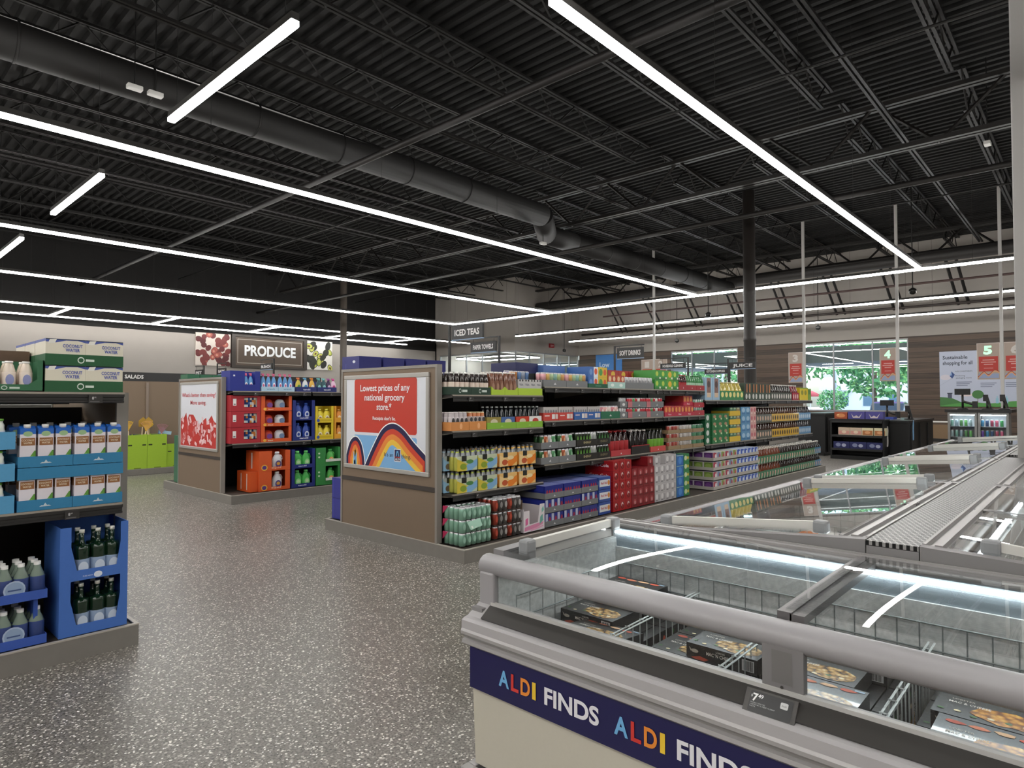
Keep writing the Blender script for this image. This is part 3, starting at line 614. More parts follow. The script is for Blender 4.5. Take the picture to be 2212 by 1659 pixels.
# ================================================================ SHELVING
def gondola(label, x0, x1, yb0, yb1, yp0, yp1, lip, shelves, far_lip=None, far_shelves=(), end=True, cap=1.85, mirror_end=False, group='shelving gondolas'):
    """double-sided shelving: plinth, spine, end panel at x0 (or x1), shelves [(xa, xb, z, tags)] on the near side"""
    root = empty('shelving_gondola', (x0, yb0, 0)); tag(root, label, 'shelving', group); ox, oy = x0, yb0
    def part(mb, name, parent=root, bevel=0):
        mb.v = [(x - ox, y - oy, z) for x, y, z in mb.v]; return mb.obj(name, parent, bevel=bevel)
    b = MB(); b.box(x0, x1, yb0, yb0 + .012, 0, .122, STEEL); b.box(x0, x1, yb1 - .012, yb1, 0, .122, STEEL)
    b.box(x0, x0 + .012, yb0 + .012, yb1 - .012, 0, .122, STEEL); b.box(x1 - .012, x1, yb0 + .012, yb1 - .012, 0, .122, STEEL)
    b.box(x0 + .012, x1 - .012, yb0 + .012, yb1 - .012, .1, .118, M('#4b433c', .6)); part(b, 'plinth')
    b = MB(); TR = M('#b5aea4', .4)
    b.box(x0 - .002, x1 + .002, yb0 - .002, yb0 + .02, .122, .13, TR); b.box(x0 - .002, x1 + .002, yb1 - .02, yb1 + .002, .122, .13, TR)
    b.box(x0 - .002, x0 + .02, yb0 + .02, yb1 - .02, .122, .13, TR); b.box(x1 - .02, x1 + .002, yb0 + .02, yb1 - .02, .122, .13, TR); part(b, 'plinth_trim')
    yc = (yp0 + yp1) / 2
    b = MB(); b.box(x0 + .06, x1 - .02, yc - .02, yc + .02, .118, min(cap, 1.75) - .1, BLACK); part(b, 'spine_panel')
    k = x0 + .06
    while k < x1: b = MB(); b.box(k, k + .03, yc - .035, yc + .035, .118, 1.66, BLK2); part(b, 'upright'); k += 1.294
    for side, lp, shs in ((-1, lip, shelves), (1, far_lip, far_shelves)):
        for xa, xb, z, tags in shs:
            b = MB(); ya, yb_ = (lp, yc - .03) if side < 0 else (yc + .03, lp)
            b.box(xa, xb, ya, yb_, z - .028, z - .004, M('#3a3733', .5)); b.box(xa, xb, ya - .002, ya + .012, z - .012, z, M('#9b9285', .4)) if side < 0 else None
            b.extr([(ya + .03, z - .028), (yb_ - .02, z - .028), (yb_ - .02, z - .13)] if side < 0 else [(ya + .02, z - .028), (yb_ - .03, z - .028), (ya + .02, z - .13)], 'x', xa + .002, xa + .008, M('#8a8378', .5))
            sh = part(b, 'shelf')
            if side < 0:
                b = MB(); b.extr([(lp - .002, z - .012), (lp - .010, z - .016), (lp - .010, z - .030), (lp - .006, z - .033), (lp - .006, z - .048), (lp - .012, z - .052), (lp - .012, z - .062), (lp - .002, z - .066)], 'x', xa + .006, xb - .006, M('#2a2928', .35)); part(b, 'price_rail', sh)
                for tx in tags:
                    g = MB(); g.box(tx - .036, tx + .036, lp - .018, lp - .013, z - .066, z - .016, M('#343231', .35)); pl = FRONT(0, tx, z - .04, lp - .018)
                    g.text(pl, '%d' % (1 + int(tx * 7) % 8), -.02, -.004, .016, '#cfcfcf', align='l', bold=.02); g.text(pl, ('29', '49', '95', '19')[int(tx * 13) % 4], -.008, .004, .008, '#cfcfcf', align='l')
                    g.rect(pl, -.03, -.02, .02, -.015, '#6a6a6a'); part(g, 'price_tag', sh)
    if end:
        xe = x1 if mirror_end else x0; e0, e1 = (xe - .055, xe) if mirror_end else (xe + .004, xe + .055)
        b = MB(); b.box(e0, e1, yp0 + .03, yp1 - .03, .13, cap - .03, TAUPE); part(b, 'end_panel')
        b = MB(); G = M('#8d8780', .45)
        b.box(e0 - .006, e1 + .006, yp0, yp0 + .03, .13, cap, G); b.box(e0 - .006, e1 + .006, yp1 - .03, yp1, .13, cap, G); b.box(e0 - .006, e1 + .006, yp0 + .03, yp1 - .03, cap - .03, cap, G); part(b, 'end_panel_trim')
        b = MB(); b.box(e0 - .01, e1, yp0 + .03, yp1 - .03, .615, .66, M('#3e3530', .6)); part(b, 'dark_band')
    return root, part
sh = [(4.12, 5.47, 1.555, (4.35, 4.85, 5.3)), (4.12, 5.47, 1.205, (4.4, 4.85, 5.25)), (4.12, 5.47, .60, (4.45, 5.0))]
for i in range(3):
    a = 5.49 + 1.31 * i
    sh += [(a, a + 1.3, 1.655, (a + .2, a + .7, a + 1.15)), (a, a + 1.3, 1.27, (a + .15, a + .75, a + 1.1)), (a, a + 1.3, .785, (a + .3, a + .9))]
for i in range(4):
    a = 9.43 + 1.265 * i
    sh += [(a, a + 1.255, 1.505, (a + .4, a + 1.0)), (a, a + 1.255, .805, (a + .2, a + .7, a + 1.1))]
g1, part1 = gondola('long shelving run of soft drinks with the red and rainbow poster on its end', 4.04, 14.49, 4.306, 6.665, 4.69, 6.35, 4.56, sh, 6.48, [(4.12, 9.2, 1.4, ()), (9.2, 14.4, 1.4, ()), (4.12, 14.4, .8, ())])
def frame(part, x, y0, y1, z0, z1, w=.045, col='#b4b1ab'):
    b = MB(); c = M(col, .35, .3)
    b.box(x - .022, x, y0, y1, z1 - w, z1, c); b.box(x - .022, x, y0, y1, z0, z0 + w, c); b.box(x - .022, x, y0, y0 + w, z0 + w, z1 - w, c); b.box(x - .022, x, y1 - w, y1, z0 + w, z1 - w, c)
    return part(b, 'poster_frame', bevel=.006)
frame(part1, 4.044, 4.80, 6.27, .755, 1.775)
def curve(pts, n=10):
    out = []; P = [pts[0]] + pts + [pts[-1]]
    for i in range(1, len(P) - 2):
        for k in range(n):
            t = k / n; p0, p1, p2, p3 = P[i - 1:i + 3]
            out.append(tuple(.5 * (2 * p1[a] + (p2[a] - p0[a]) * t + (2 * p0[a] - 5 * p1[a] + 4 * p2[a] - p3[a]) * t * t + (3 * p1[a] - p0[a] - 3 * p2[a] + p3[a]) * t ** 3) for a in (0, 1)))
    return out + [pts[-1]]
def inset(c, d):
    out = []
    for i, p in enumerate(c):
        a, b_ = c[max(0, i - 1)], c[min(len(c) - 1, i + 1)]; dx, dy = b_[0] - a[0], b_[1] - a[1]; l = math.hypot(dx, dy) or 1
        out.append((p[0] + dy / l * d, p[1] - dx / l * d))
    return out
def arch(b, pl, pts, th, fill, clip_u, off):
    c = curve(pts)
    for k, col in enumerate(('#ffffff', '#231d4d', '#d8402a', '#f08a35', '#f5c53d', fill)):
        cc = inset(c, th * (k - 1) if k else -.012)
        cc = [(min(max(u, .0), clip_u), max(v, 0)) for u, v in cc]
        # strips of quads down to the base line keep every polygon simple
        for (u0, v0), (u1, v1) in zip(cc, cc[1:]):
            if u1 - u0 > 1e-5: b.poly(pl, [(u0, 0), (u1, 0), (u1, max(v1, .0005)), (u0, max(v0, .0005))], M(col, .35), off + .0004 * k)
b = MB(); b.box(4.03, 4.044, 4.84, 6.23, .795, 1.735, M('#dfe2ea', .35)); pl = LEFTP(4.03, 6.225, .80)
b.rrect(pl, .155, .355, 1.24, .93, .03, M('#d23b2c', .35), .001)
b.rrect(pl, .155, .004, 1.24, .325, .02, M('#7ab5e8', .35), .001)
arch(b, pl, [(.005, .10), (.08, .25), (.19, .30), (.29, .23), (.345, .08), (.36, -.05)], .042, '#7ab5e8', 1.378, .0016)
arch(b, pl, [(.34, -.05), (.38, .02), (.52, .22), (.68, .40), (.85, .46), (1.02, .41), (1.2, .28), (1.40, .15)], .055, '#7ab5e8', 1.378, .0045)
W_ = M('#f6eef0', .4)
for t, v, h, w in (('Lowest prices of any', .800, .070, .86), ('national grocery', .700, .070, .70), ('store.*', .600, .070, .26), ('Receipts don\'t lie.', .495, .036, .40)): b.text(pl, t, .70, v, h, W_, w=w, bold=.02, off=.004, res=4)
b.text(pl, "It's an", .79, .12, .042, M('#231d4d', .4), w=.15, off=.008, res=3); b.text(pl, 'thing.', 1.08, .115, .042, M('#231d4d', .4), w=.15, off=.008, res=3)
b.rrect(pl, .885, .075, .995, .205, .008, '#e8e4ea', .008); b.rect(pl, .893, .083, .987, .197, '#1a1850', .0085); b.rect(pl, .893, .118, .987, .124, '#d23b2c', .009)
b.text(pl, 'ALDI', .94, .09, .022, '#eeeeee', w=.075, bold=.03, off=.009); b.poly(pl, [(.912, .130), (.928, .185), (.952, .185), (.972, .130)], '#5aa8dd', .009); b.poly(pl, [(.930, .130), (.938, .165), (.946, .165), (.956, .130)], '#1a1850', .0095)
part1(b, 'poster')
# gondola with the receipts poster
sh2 = [(4.15 + 1.294 * i, 5.42 + 1.294 * i, z, (4.5 + 1.294 * i, 5.0 + 1.294 * i, 5.3 + 1.294 * i)) for i in range(4) for z in (1.64, .86)]
g2, part2 = gondola('shelving run of laundry goods with the white and red savings poster on its end', 4.06, 13.6, 9.205, 11.85, 9.56, 11.22, 9.40, sh2, 11.4, [(4.15, 13.5, 1.5, ()), (4.45, 13.5, .8, ())])
frame(part2, 4.064, 9.67, 11.13, .73, 1.79, .04)
b = MB(); b.box(4.05, 4.064, 9.71, 11.09, .77, 1.75, M('#dfe2ea', .35)); pl = LEFTP(4.05, 11.085, .775)
for t, v, w in (("What's better than saving?", .78, 1.30), ('More saving.', .66, .60)): b.text(pl, t, .69, v, .065, M('#d8505a', .4), w=w, bold=.01, off=.004, res=3)
jag = [(0, .44), (.1, .42), (.22, .53), (.27, .40), (.33, .50), (.5, .50), (.56, .46), (.68, .36), (.72, .32), (.85, .40), (1.0, .46), (1.02, .38), (1.2, .50), (1.27, .42), (1.37, .38)]
for (u0, v0), (u1, v1) in zip(jag, jag[1:]): b.poly(pl, [(u0, 0), (u1, 0), (u1, v1), (u0, v0)], M('#cf2f2a', .35), .001)
rr = random.Random(11)
for i in range(62):
    cx, cy = rr.uniform(.03, 1.34), rr.uniform(.02, .42) ; a = rr.uniform(-1.0, 2.2); w, h = rr.uniform(.035, .06), rr.uniform(.018, .03)
    p = [(cx + x * math.cos(a) - y * math.sin(a), cy + x * math.sin(a) + y * math.cos(a)) for x, y in ((-w, -h), (w, -h), (w, h), (-w, h))]
    if all(0 < q[0] < 1.375 and 0 < q[1] < .5 for q in p): b.poly(pl, p, M(('#eeb9bd', '#f3cdd0', '#d86a68')[i % 3], .4), .0015 + .00003 * i)
part2(b, 'poster')
# left shelving (near), its right end at x = 1.3
sh0 = [(-3.9 + 1.294 * i, -2.62 + 1.294 * i, z, (-3.4 + 1.294 * i, -2.85 + 1.294 * i)) for i in range(4) for z in (1.55, .87)]
g0, part0 = gondola('left shelving run of bottled and coconut water, cut by the frame', -3.9, 1.372, 4.385, 6.7, 4.66, 6.35, 4.47, [(a, min(b_, 1.30), z, t) for a, b_, z, t in sh0[:-2]] + [(.0, 1.30, 1.55, (.3, 1.14)), (.0, 1.30, .87, (.3, 1.03))], 6.5, [(-3.9, 1.25, 1.5, ()), (-3.9, 1.25, .8, ())], end=True, cap=1.55, mirror_end=True)
# third gondola end with the lime boxes
g3 = empty('promotion_bay', (3.8, 14.2, 0)); tag(g3, 'brown-backed promotion bay on a grey plinth, far left behind the coconut water', 'shelving')
b = MB(); b.box(.38, 4.2, 0, 1.3, 0, .125, STEEL); b.obj('plinth', g3, bevel=.01)
for k, (xa, xb) in enumerate(((0, .92), (.93, 2.6), (2.61, 4.2))): b = MB(); b.box(xa, xb, .60, .66, .125, 1.9, TAUPE); b.obj('back_panel', g3)
b = MB(); b.box(.90, .95, .57, .60, .13, 1.88, M('#87776a', .5)); b.obj('joint_strip', g3)
# ================================================================ PRODUCT KIT
def bottle(key, r, h, body, lab, cap, neck=.4, name='bottle', l0=.18, l1=.55, mat2=None, lab2=None, n=12, capr=.42, coat=0):
    def f():
        B = M(body, .18, coat=.4) if isinstance(body, str) else body; 
        b = MB(); nk = r * capr
        b.lathe(0, r, 0, [(r * .82, 0, B), (r, r * .15, B), (r, h * .60, B), (r * .93, h * (.68), B), (nk * 1.25, h * (1 - neck * .42), B), (nk, h * (1 - neck * .25), B), (nk, h * .94, B)], n)
        o = b.obj(name)
        b = MB(); b.lathe(0, r, 0, [(r * 1.015, h * l0, M(lab, .45)), (r * 1.015, h * l1, M(lab, .45))], n, cap=False)
        if lab2: b.ell(FRONT(0, 0, 0, -r * .02), 0, h * (l0 + l1) / 2, r * .62, h * (l1 - l0) * .36, M(lab2, .45), .0015)
        b.obj('paper_label', o)
        b = MB(); b.lathe(0, r, h * .93, [(nk * 1.1, 0, M(cap, .4)), (nk * 1.1, h * .07, M(cap, .4))], 10); b.obj('cap', o)
        return o
    proto(key, f)
def can_mesh(b, x, y, z, r, h, col, lab=None, n=10):
    c = M(col, .28, .35) if isinstance(col, str) else col
    b.lathe(x, y, z, [(r * .8, 0, SILVER), (r, h * .04, c), (r, h * .9, SILVER), (r * .82, h * .985, SILVER), (r * .8, h, SILVER)], n)
    if lab: b.ell(FRONT(0, x, z, y - r), 0, h * .5, r * .55, h * .26, M(lab, .4), .0012, 10)
def art(b, pl, w, h, items):
    for k, it in enumerate(items):
        t, a = it[0], it[1:]; off = .0006 + .0004 * k
        if t == 'r': b.rect(pl, a[0] * w, a[1] * h, a[2] * w, a[3] * h, M(a[4], .4), off)
        elif t == 'e': b.ell(pl, a[0] * w, a[1] * h, a[2] * w, a[3] * h, M(a[4], .4), off, 14)
        elif t == 'p': b.poly(pl, [(u * w, v * h) for u, v in a[0]], M(a[1], .4), off)
        elif t == 't': b.text(pl, a[0], a[1] * w, a[2] * h, a[3] * h, M(a[5], .4), w=a[4] * w, bold=.02, off=off)
MOUNT = lambda u, v, s=1.0, c='#e4e4e6': ('p', [(u - .10 * s, v - .12), (u - .06 * s, v), (u - .03 * s, v - .02), (u, v + .22), (u + .03 * s, v - .02), (u + .06 * s, v), (u + .10 * s, v - .12)], c)
def tray_mesh(b, w, d, h, col, front=None, items=(), zig=None, side_h=None):
    c = M(col, .65, noise=.05, scale=60) if isinstance(col, str) else col; t = .004; fh = front if front is not None else h; s_ = side_h or h
    b.box(0, w, 0, d, 0, .004, c); b.box(0, t, 0, d, .004, s_, c); b.box(w - t, w, 0, d, .004, s_, c); b.box(t, w - t, d - t, d, .004, s_, c)
    if zig:
        n = zig; pts = [(w - t, .004), (w - t, h)]
        for i in range(n): a = w - t - (w - 2 * t) * (i + .2) / n; e = w - t - (w - 2 * t) * (i + .8) / n; pts += [(a, fh), (e, fh), (w - t - (w - 2 * t) * (i + 1) / n, h)]
        pts += [(t, .004)]
        b.extr([(x, z) for x, z in pts], 'y', 0, t, c)
    else: b.box(t, w - t, 0, t, .004, fh, c)
    art(b, FRONT(), w, fh, items)
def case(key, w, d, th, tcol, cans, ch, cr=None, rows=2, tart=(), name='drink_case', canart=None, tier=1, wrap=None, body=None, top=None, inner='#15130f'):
    """cardboard tray with canned or boxed drinks; cans = colours of the front row"""
    def f():
        root = empty(name); b = MB(); tray_mesh(b, w, d, th, tcol, items=tart); b.obj('tray', root)
        n = len(cans); r = cr or (w - .012) / n / 2
        for j in range(rows):
            for i, cc in enumerate(cans):
                b = MB(); can_mesh(b, 0, 0, 0, r * .97, ch, cc, canart[i % len(canart)] if canart and j == 0 else None, 10 if j == 0 else 8)
                o = b.obj('can', root); o.location = (.006 + r * (2 * i + 1), .006 + r * (2 * j + 1), .005)
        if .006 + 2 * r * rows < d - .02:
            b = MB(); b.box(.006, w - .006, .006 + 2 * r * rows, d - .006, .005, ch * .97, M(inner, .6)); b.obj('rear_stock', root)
        return root
    return proto(key, f)
def carton(key, w, d, h, col, front=(), left=(), name='drink_pack', top=None, rough=.4, topart=()):
    def f():
        b = MB(); c = M(col, rough, coat=.15); b.box(0, w, 0, d, 0, h, c)
        art(b, FRONT(), w, h, front); art(b, LEFTP(0, d, 0), d, h, left)
        if top: b.rect(TOPP(0, 0, h), 0, 0, w, d, top, .0005)
        art(b, TOPP(0, 0, h), w, d, topart); return b.obj(name)
    return proto(key, f)
def boxtray(key, w, d, h, th, tcol, bcol, n=1, front=(), tart=(), name='drink_case', left=(), nm='carton'):
    """n cartons standing in a low tray"""
    def f():
        root = empty(name); b = MB(); tray_mesh(b, w, d, th, tcol, items=tart); b.obj('tray', root)
        for i in range(n):
            b = MB(); cw = (w - .012) / n; c = M(bcol if isinstance(bcol, str) else bcol[i % len(bcol)], .4, coat=.1); b.box(0, cw - .002, 0, d - .012, 0, h - .006, c)
            art(b, FRONT(), cw, h, front[i % len(front)] if front and isinstance(front[0], list) else front); art(b, LEFTP(0, d - .012, 0), d, h, left)
            o = b.obj(nm, root); o.location = (.006 + cw * i, .006, .005)
        return root
    return proto(key, f)
def multipack(key, n, rows, r, h, glass, lab, cap, sleeve=None, sh=(.12, .62), sart=(), name='bottle_multipack', neck=.42, capr=.42, cap_h=.06, tray=None, shoulder=.58):
    """bottles held by a printed sleeve or film: one pack, each bottle a part of it"""
    def f():
        root = empty(name); w = 2 * r * n; d = 2 * r * rows
        if tray: b = MB(); tray_mesh(b, w + .012, d + .012, tray[0], tray[1], items=tray[2] if len(tray) > 2 else ()); b.obj('tray', root)
        for j in range(rows):
            for i in range(n):
                b = MB(); g = M(glass[i % len(glass)] if isinstance(glass, (list, tuple)) else glass, .15, coat=.5); nk = r * capr; L_ = M(lab[i % len(lab)] if isinstance(lab, (list, tuple)) else lab, .45)
                b.lathe(0, 0, 0, [(r * .8, 0, g), (r * .97, r * .15, L_ if not sleeve else g), (r * .97, h * shoulder, g), (nk * 1.2, h * .84, g), (nk, h * .94, g)], 10 if j == 0 else 8)
                cp = M(cap[i % len(cap)] if isinstance(cap, (list, tuple)) else cap, .4); b.lathe(0, 0, h * (1 - cap_h), [(nk * 1.15, 0, cp), (nk * 1.15, h * cap_h, cp)], 8)
                o = b.obj('bottle', root); o.location = (r * (2 * i + 1) + (.006 if tray else 0), r * (2 * j + 1) + (.006 if tray else 0), .005 if tray else 0)
        if sleeve:
            b = MB(); c = M(sleeve, .35, coat=.3); z0, z1 = h * sh[0], h * sh[1]; t = .004
            pts = []
            b.box(-t, w + t, -t, 0, z0, z1, c); b.box(-t, 0, 0, d, z0, z1, c); b.box(w, w + t, 0, d, z0, z1, c); b.box(-t, w + t, d, d + t, z0, z1, c)
            pl = FRONT(0, -t, z0, -t); art(b, pl, w + 2 * t, z1 - z0, sart); b.obj('printed_sleeve', root)
        return root
    return proto(key, f)
def grid(key, x0, x1, n, m, y, z, h, desc, where, cat, group=None, dz=None, rz=0, skip=(), jit=0, rows=1, dy=0):
    """copies side by side (n) and stacked (m); every copy is its own thing with its own label"""
    w = (x1 - x0) / n
    for j in range(m):
        for i in range(n):
            if (i, j) in skip: continue
            d_ = desc[i % len(desc)] if isinstance(desc, (list, tuple)) else desc; k_ = key[i % len(key)] if isinstance(key, (list, tuple)) else key
            place(k_, (x0 + w * i, y + jit * random.uniform(-1, 1), z + h * j), J(d_ + ',', lvl(j, m), nth(i, n), where) if n * m > 1 else J(d_ + ',', where), cat, group or (J(d_, where)), rz=rz)
# ================================================================ LEFT SHELVING GOODS
CW = 'COCONUT', 'WATER'
def cocobox(w, d, h, key):
    q = lambda v: .43 + .57 * v
    fr = [('p', [(0, 1), (0, q(.78)), (.25, q(.74)), (.5, q(.9)), (.8, q(.92)), (1, q(.78)), (1, 1)], '#4a5cae'), ('r', .0, .965, 1, 1, '#24324a'), ('p', [(.05, q(.68)), (.1, q(.95)), (.27, q(.98)), (.22, q(.7))], '#f0eee4'), ('t', CW[0], .67, q(.43), .13, .5, '#3a52b5'), ('t', CW[1], .67, q(.14), .13, .36, '#3a52b5')]
    carton(key, w, d, h, '#e6dfca', front=fr, left=[('r', 0, .9, 1, 1, '#4a5cae')], name='coconut_water_box')
cocobox(.199, .26, .150, 'coco')
def green_tray():
    b = MB(); tray_mesh(b, .402, .27, .066, '#1f5a33', items=[('e', .44, .5, .045, .3, '#d9e6da'), ('e', .44, .5, .032, .2, '#1f5a33'), ('r', .50, .4, .61, .6, '#d9e6da')]); return b.obj('green_tray')
proto('gtray', green_tray)
for j, (nm, z) in enumerate((('lower', 1.55), ('upper', 1.707))):
    for r in range(3):
        rr_ = ('front', 'second', 'rear')[r]
        place('gtray', (.893, 4.49 + .275 * r, z), J('green cardboard tray under coconut water boxes,', nm, rr_, 'row, left shelving'), 'tray', 'green trays of coconut water')
        for i in range(2): place('coco', (.895 + .2 * i, 4.496 + .275 * r, z + .005), J('cream coconut water box,', ('left', 'right')[i], 'of the', nm, 'tray,', rr_, 'row'), 'drink box', 'coconut water boxes on the top shelf')
def cutout():
    root = empty('cutout_carton'); b = MB(); c = M('#2f6a45', .6, noise=.05, scale=60); w, h, d = .29, .18, .26
    b.box(0, w, d - .004, d, 0, h, c); b.box(0, .004, 0, d, 0, h, c); b.box(w - .004, w, 0, d, 0, h, c); b.box(0, w, 0, d, 0, .004, c)
    pl = FRONT()
    for pts in ([(0, 0), (w, 0), (w, .04), (0, .04)], [(0, .04), (.07, .04), (.03, .07), (0, .07)], [(w - .07, .04), (w, .04), (w, .07), (w - .03, .07)], [(0, .07), (.03, .07), (.03, h), (0, h)], [(w - .03, .07), (w, .07), (w, h), (w - .03, h)]):
        b.extr([(x, z) for x, z in pts], 'y', 0, .004, c)
    art(b, pl, w, .04, [('e', .38, .5, .05, .3, '#cfe0d3'), ('e', .38, .5, .035, .2, '#2f6a45'), ('r', .46, .35, .62, .62, '#cfe0d3')]); b.obj('carton', root); return root
proto('cutout', cutout); place('cutout', (.597, 4.49, 1.551), 'green cut-out carton of small coconut water bottles, top shelf, left shelving', 'carton')
bottle('cwb', .032, .165, '#e3d3c0', '#efe0d2', '#f4f2ee', l0=.1, l1=.62, capr=.55, lab2='#8e93c4', neck=.35)
for i in range(3):
    for r in range(2): place('cwb', (.655 + .078 * i, 4.5 + .08 * r, 1.557), J('small white-capped coconut water bottle,', nth(i, 3), ('front', 'rear')[r], 'in the green cut-out carton'), 'bottle', 'small bottles in the green carton')
b = MB(); b.box(.2, .885, 4.85, 5.3, 1.551, 1.80, M('#6b5442', .7, noise=.1)); b.box(.2, .64, 4.75, 4.84, 1.551, 1.82, M('#b0683a', .6)); tag(b.obj('shipping_box'), 'plain brown shipping box at the back of the top shelf, far left', 'box')
# juice cartons in blue trays, second shelf
def aseptic():
    root = empty('water_carton'); b = MB(); w, d, h = .074, .072, .214; b.box(-w / 2, w / 2, 0, d, 0, h, M('#e6dfe6', .35))
    pl = FRONT(0, -w / 2, 0, 0); art(b, pl, w, h, [('r', 0, .86, 1, 1, '#2367c8'), ('e', .5, .87, .3, .07, '#9cc08b'), ('r', .08, .56, .95, .76, '#9a6236'), ('t', 'COCONUT', .5, .675, .05, .78, '#e8d9bc'), ('t', 'WATER', .5, .60, .05, .55, '#e8d9bc'), ('p', [(.12, 0), (.35, .12), (.62, .25), (.92, .42), (1, .42), (1, 0)], '#5d9a3a'), ('e', .75, .16, .22, .13, '#86bb4c')])
    art(b, LEFTP(-w / 2, d, 0), d, h, [('r', 0, .86, 1, 1, '#2367c8'), ('r', 0, .56, 1, .76, '#9a6236')])
    b.extr([(0.0, h), (d, h), (d * .5, h + .016)], 'x', -w / 2, w / 2, M('#2367c8', .35)); b.obj('carton_body', root)
    b = MB(); b.lathe(0, .022, h + .004, [(.017, 0, WHITE), (.017, .022, WHITE)], 12); b.obj('cap', root); return root
proto('asep', aseptic)
TB = '#2a7fae'
def blue_tray():
    b = MB(); tray_mesh(b, .262, .30, .062, TB, items=[MOUNT(.5, .45, 1.1, '#c9d6de')]); return b.obj('blue_tray')
def blue_sleeve():
    b = MB(); c = M(TB, .65); w, d, h = .264, .302, .066
    b.box(0, w, 0, .003, 0, h, c); b.box(0, w, d - .003, d, 0, h, c); b.box(0, .003, .003, d - .003, 0, h, c); b.box(w - .003, w, .003, d - .003, 0, h, c); return b.obj('blue_card_sleeve')
proto('btray', blue_tray); proto('blid', blue_sleeve)
for c_, (xa, dzz, nm) in enumerate(((.775, -.002, 'left'), (1.039, 0, 'right'))):
    for j, z in enumerate((.87, 1.118)):
        lv = ('lower', 'upper')[j]
        for r in range(2):
            rw = ('front', 'rear')[r]
            place('btray', (xa, 4.49 + .305 * r, z), J('blue tray of tall coconut water cartons,', lv, nm, 'stack,', rw, 'row'), 'tray', 'blue trays of tall cartons')
            for i in range(3): place('asep', (xa + .046 + .085 * i, 4.50 + .305 * r, z + .005), J('tall coconut water carton with blue top,', nth(i, 3), 'of the', lv, nm, 'tray,', rw), 'carton', 'tall coconut water cartons')
        if j == 0: place('blid', (xa - .001, 4.486, 1.049), J('blue cardboard sleeve hiding the tops of the lower cartons,', nm, 'stack'), 'sleeve')
bottle('lime', .036, .165, '#e8ecdf', '#d7dde8', '#6fb53a', l0=.12, l1=.6, capr=.75, lab2='#2d3566', neck=.5)
def lb_tray():
    b = MB(); tray_mesh(b, .30, .25, .098, '#4f9ccb'); return b.obj('pale_blue_tray')
proto('lbt', lb_tray)
for j in range(3):
    place('lbt', (.462, 4.485, .87 + .178 * j), J('pale blue tray of green-topped bottles,', lvl(j, 3), 'of three, far left'), 'tray', 'pale blue trays')
    for i in range(2): place('lime', (.655 + .072 * i - .072 + .03, 4.495, .876 + .178 * j), J('green-topped bottle,', ('left', 'right')[i], 'in the', lvl(j, 3), 'pale blue tray'), 'bottle', 'green-topped bottles')
# tall blue display with glass bottles, plinth level
def display():
    root = empty('bottle_display'); c = M('#3f6fc4', .55, noise=.04, scale=50); w, d, h = .350, .36, .315; b = MB()
    for k in range(2):
        z = h * k
        b.box(0, .004, 0, d, z, z + h, c); b.box(w - .004, w, 0, d, z, z + h, c); b.box(.004, w - .004, d - .004, d, z, z + h, c); b.box(.004, w - .004, .0, d, z, z + .004, c)
        for pts in ([(0, z), (w, z), (w, z + .06), (0, z + .06)], [(0, z + .06), (.085, z + .06), (.055, z + .2), (.055, z + h), (0, z + h)], [(w - .06, z + .06), (w, z + .06), (w, z + h), (w - .04, z + h), (w - .04, z + .2)]): b.extr(pts, 'y', -.004, 0, c)
    b.ell(FRONT(0, 0, 0, -.004), w * .55, h + .022, .022, .018, '#dfe6f2', .001); b.text(FRONT(0, 0, 0, -.004), 'PURE AQUA', w * .40, h + .018, .008, '#dfe6f2', w=.05)
    b.obj('printed_carton', root); return root
proto('disp', display); place('disp', (.965, 4.42, .131), 'tall two-tier blue cardboard display of green glass bottles, plinth of left shelving', 'display box')
bottle('grn', .042, .28, '#0e2a18', '#93a9c8', '#dcdcd2', l0=.05, l1=.40, lab2='#c8d5e6', neck=.75, capr=.3)
for k in range(2):
    for i in range(3):
        for r in range(2): place('grn', (1.085 + .084 * i - (.01 if i == 2 else 0), 4.43 + .095 * r, .137 + .315 * k), J('green glass water bottle,', nth(i, 3), ('front,', 'rear,')[r], ('lower', 'upper')[k], 'tier of the blue display'), 'bottle', 'green glass bottles in the blue display')
multipack('wtr', 4, 3, .037, .20, '#8d9a92', '#39508a', '#d5d6cc', sleeve=None, shoulder=.62, capr=.45, name='wrapped_water_pack')
def waterpack():
    root = empty('wrapped_water_pack')
    for j in range(3):
        for i in range(4):
            b = MB(); r = .037; g = M('#7c8d80', .15, coat=.5); b.lathe(0, 0, 0, [(r * .8, 0, M('#2c3c6e', .3)), (r, .006, M('#32457f', .3)), (r, .12, g), (r * .5, .165, g), (r * .45, .18, WHITE), (r * .45, .198, WHITE)], 12); o = b.obj('bottle', root); o.location = (r * (2 * i + 1), r * (2 * j + 1), 0)
    b = MB(); b.ell(FRONT(0, 0, 0, -.004), .15, .065, .05, .05, '#a9bcd6', .0); b.ell(FRONT(0, 0, 0, -.004), .15, .065, .042, .042, '#8ea5c6', .001); b.rect(FRONT(0, 0, 0, -.004), .12, .06, .18, .068, '#40588a', .0016); b.obj('film_label', root); return root
proto('wp', waterpack)
def bt2():
    b = MB(); tray_mesh(b, .62, .28, .05, '#3458b5', side_h=.05); return b.obj('royal_blue_tray')
proto('rbt', bt2)
for k in range(2):
    z = .131 + .252 * k
    place('rbt', (.29, 4.42, z), J(('lower', 'upper')[k], 'royal blue tray of wrapped water bottles, plinth of left shelving'), 'tray')
    for i in range(2): place('wp', (.305 + .305 * i, 4.428, z + .006), J('film-wrapped blue label water pack,', ('left', 'right')[i], 'in the', ('lower', 'upper')[k], 'royal blue tray'), 'bottle pack')
b = MB(); 
for xx in (.55, .85): b.box(xx, xx + .02, 4.44, 4.68, .19, .381, '#2b4fa8')
b.v = [(x - .29, y - 4.42, z - .131) for x, y, z in b.v]
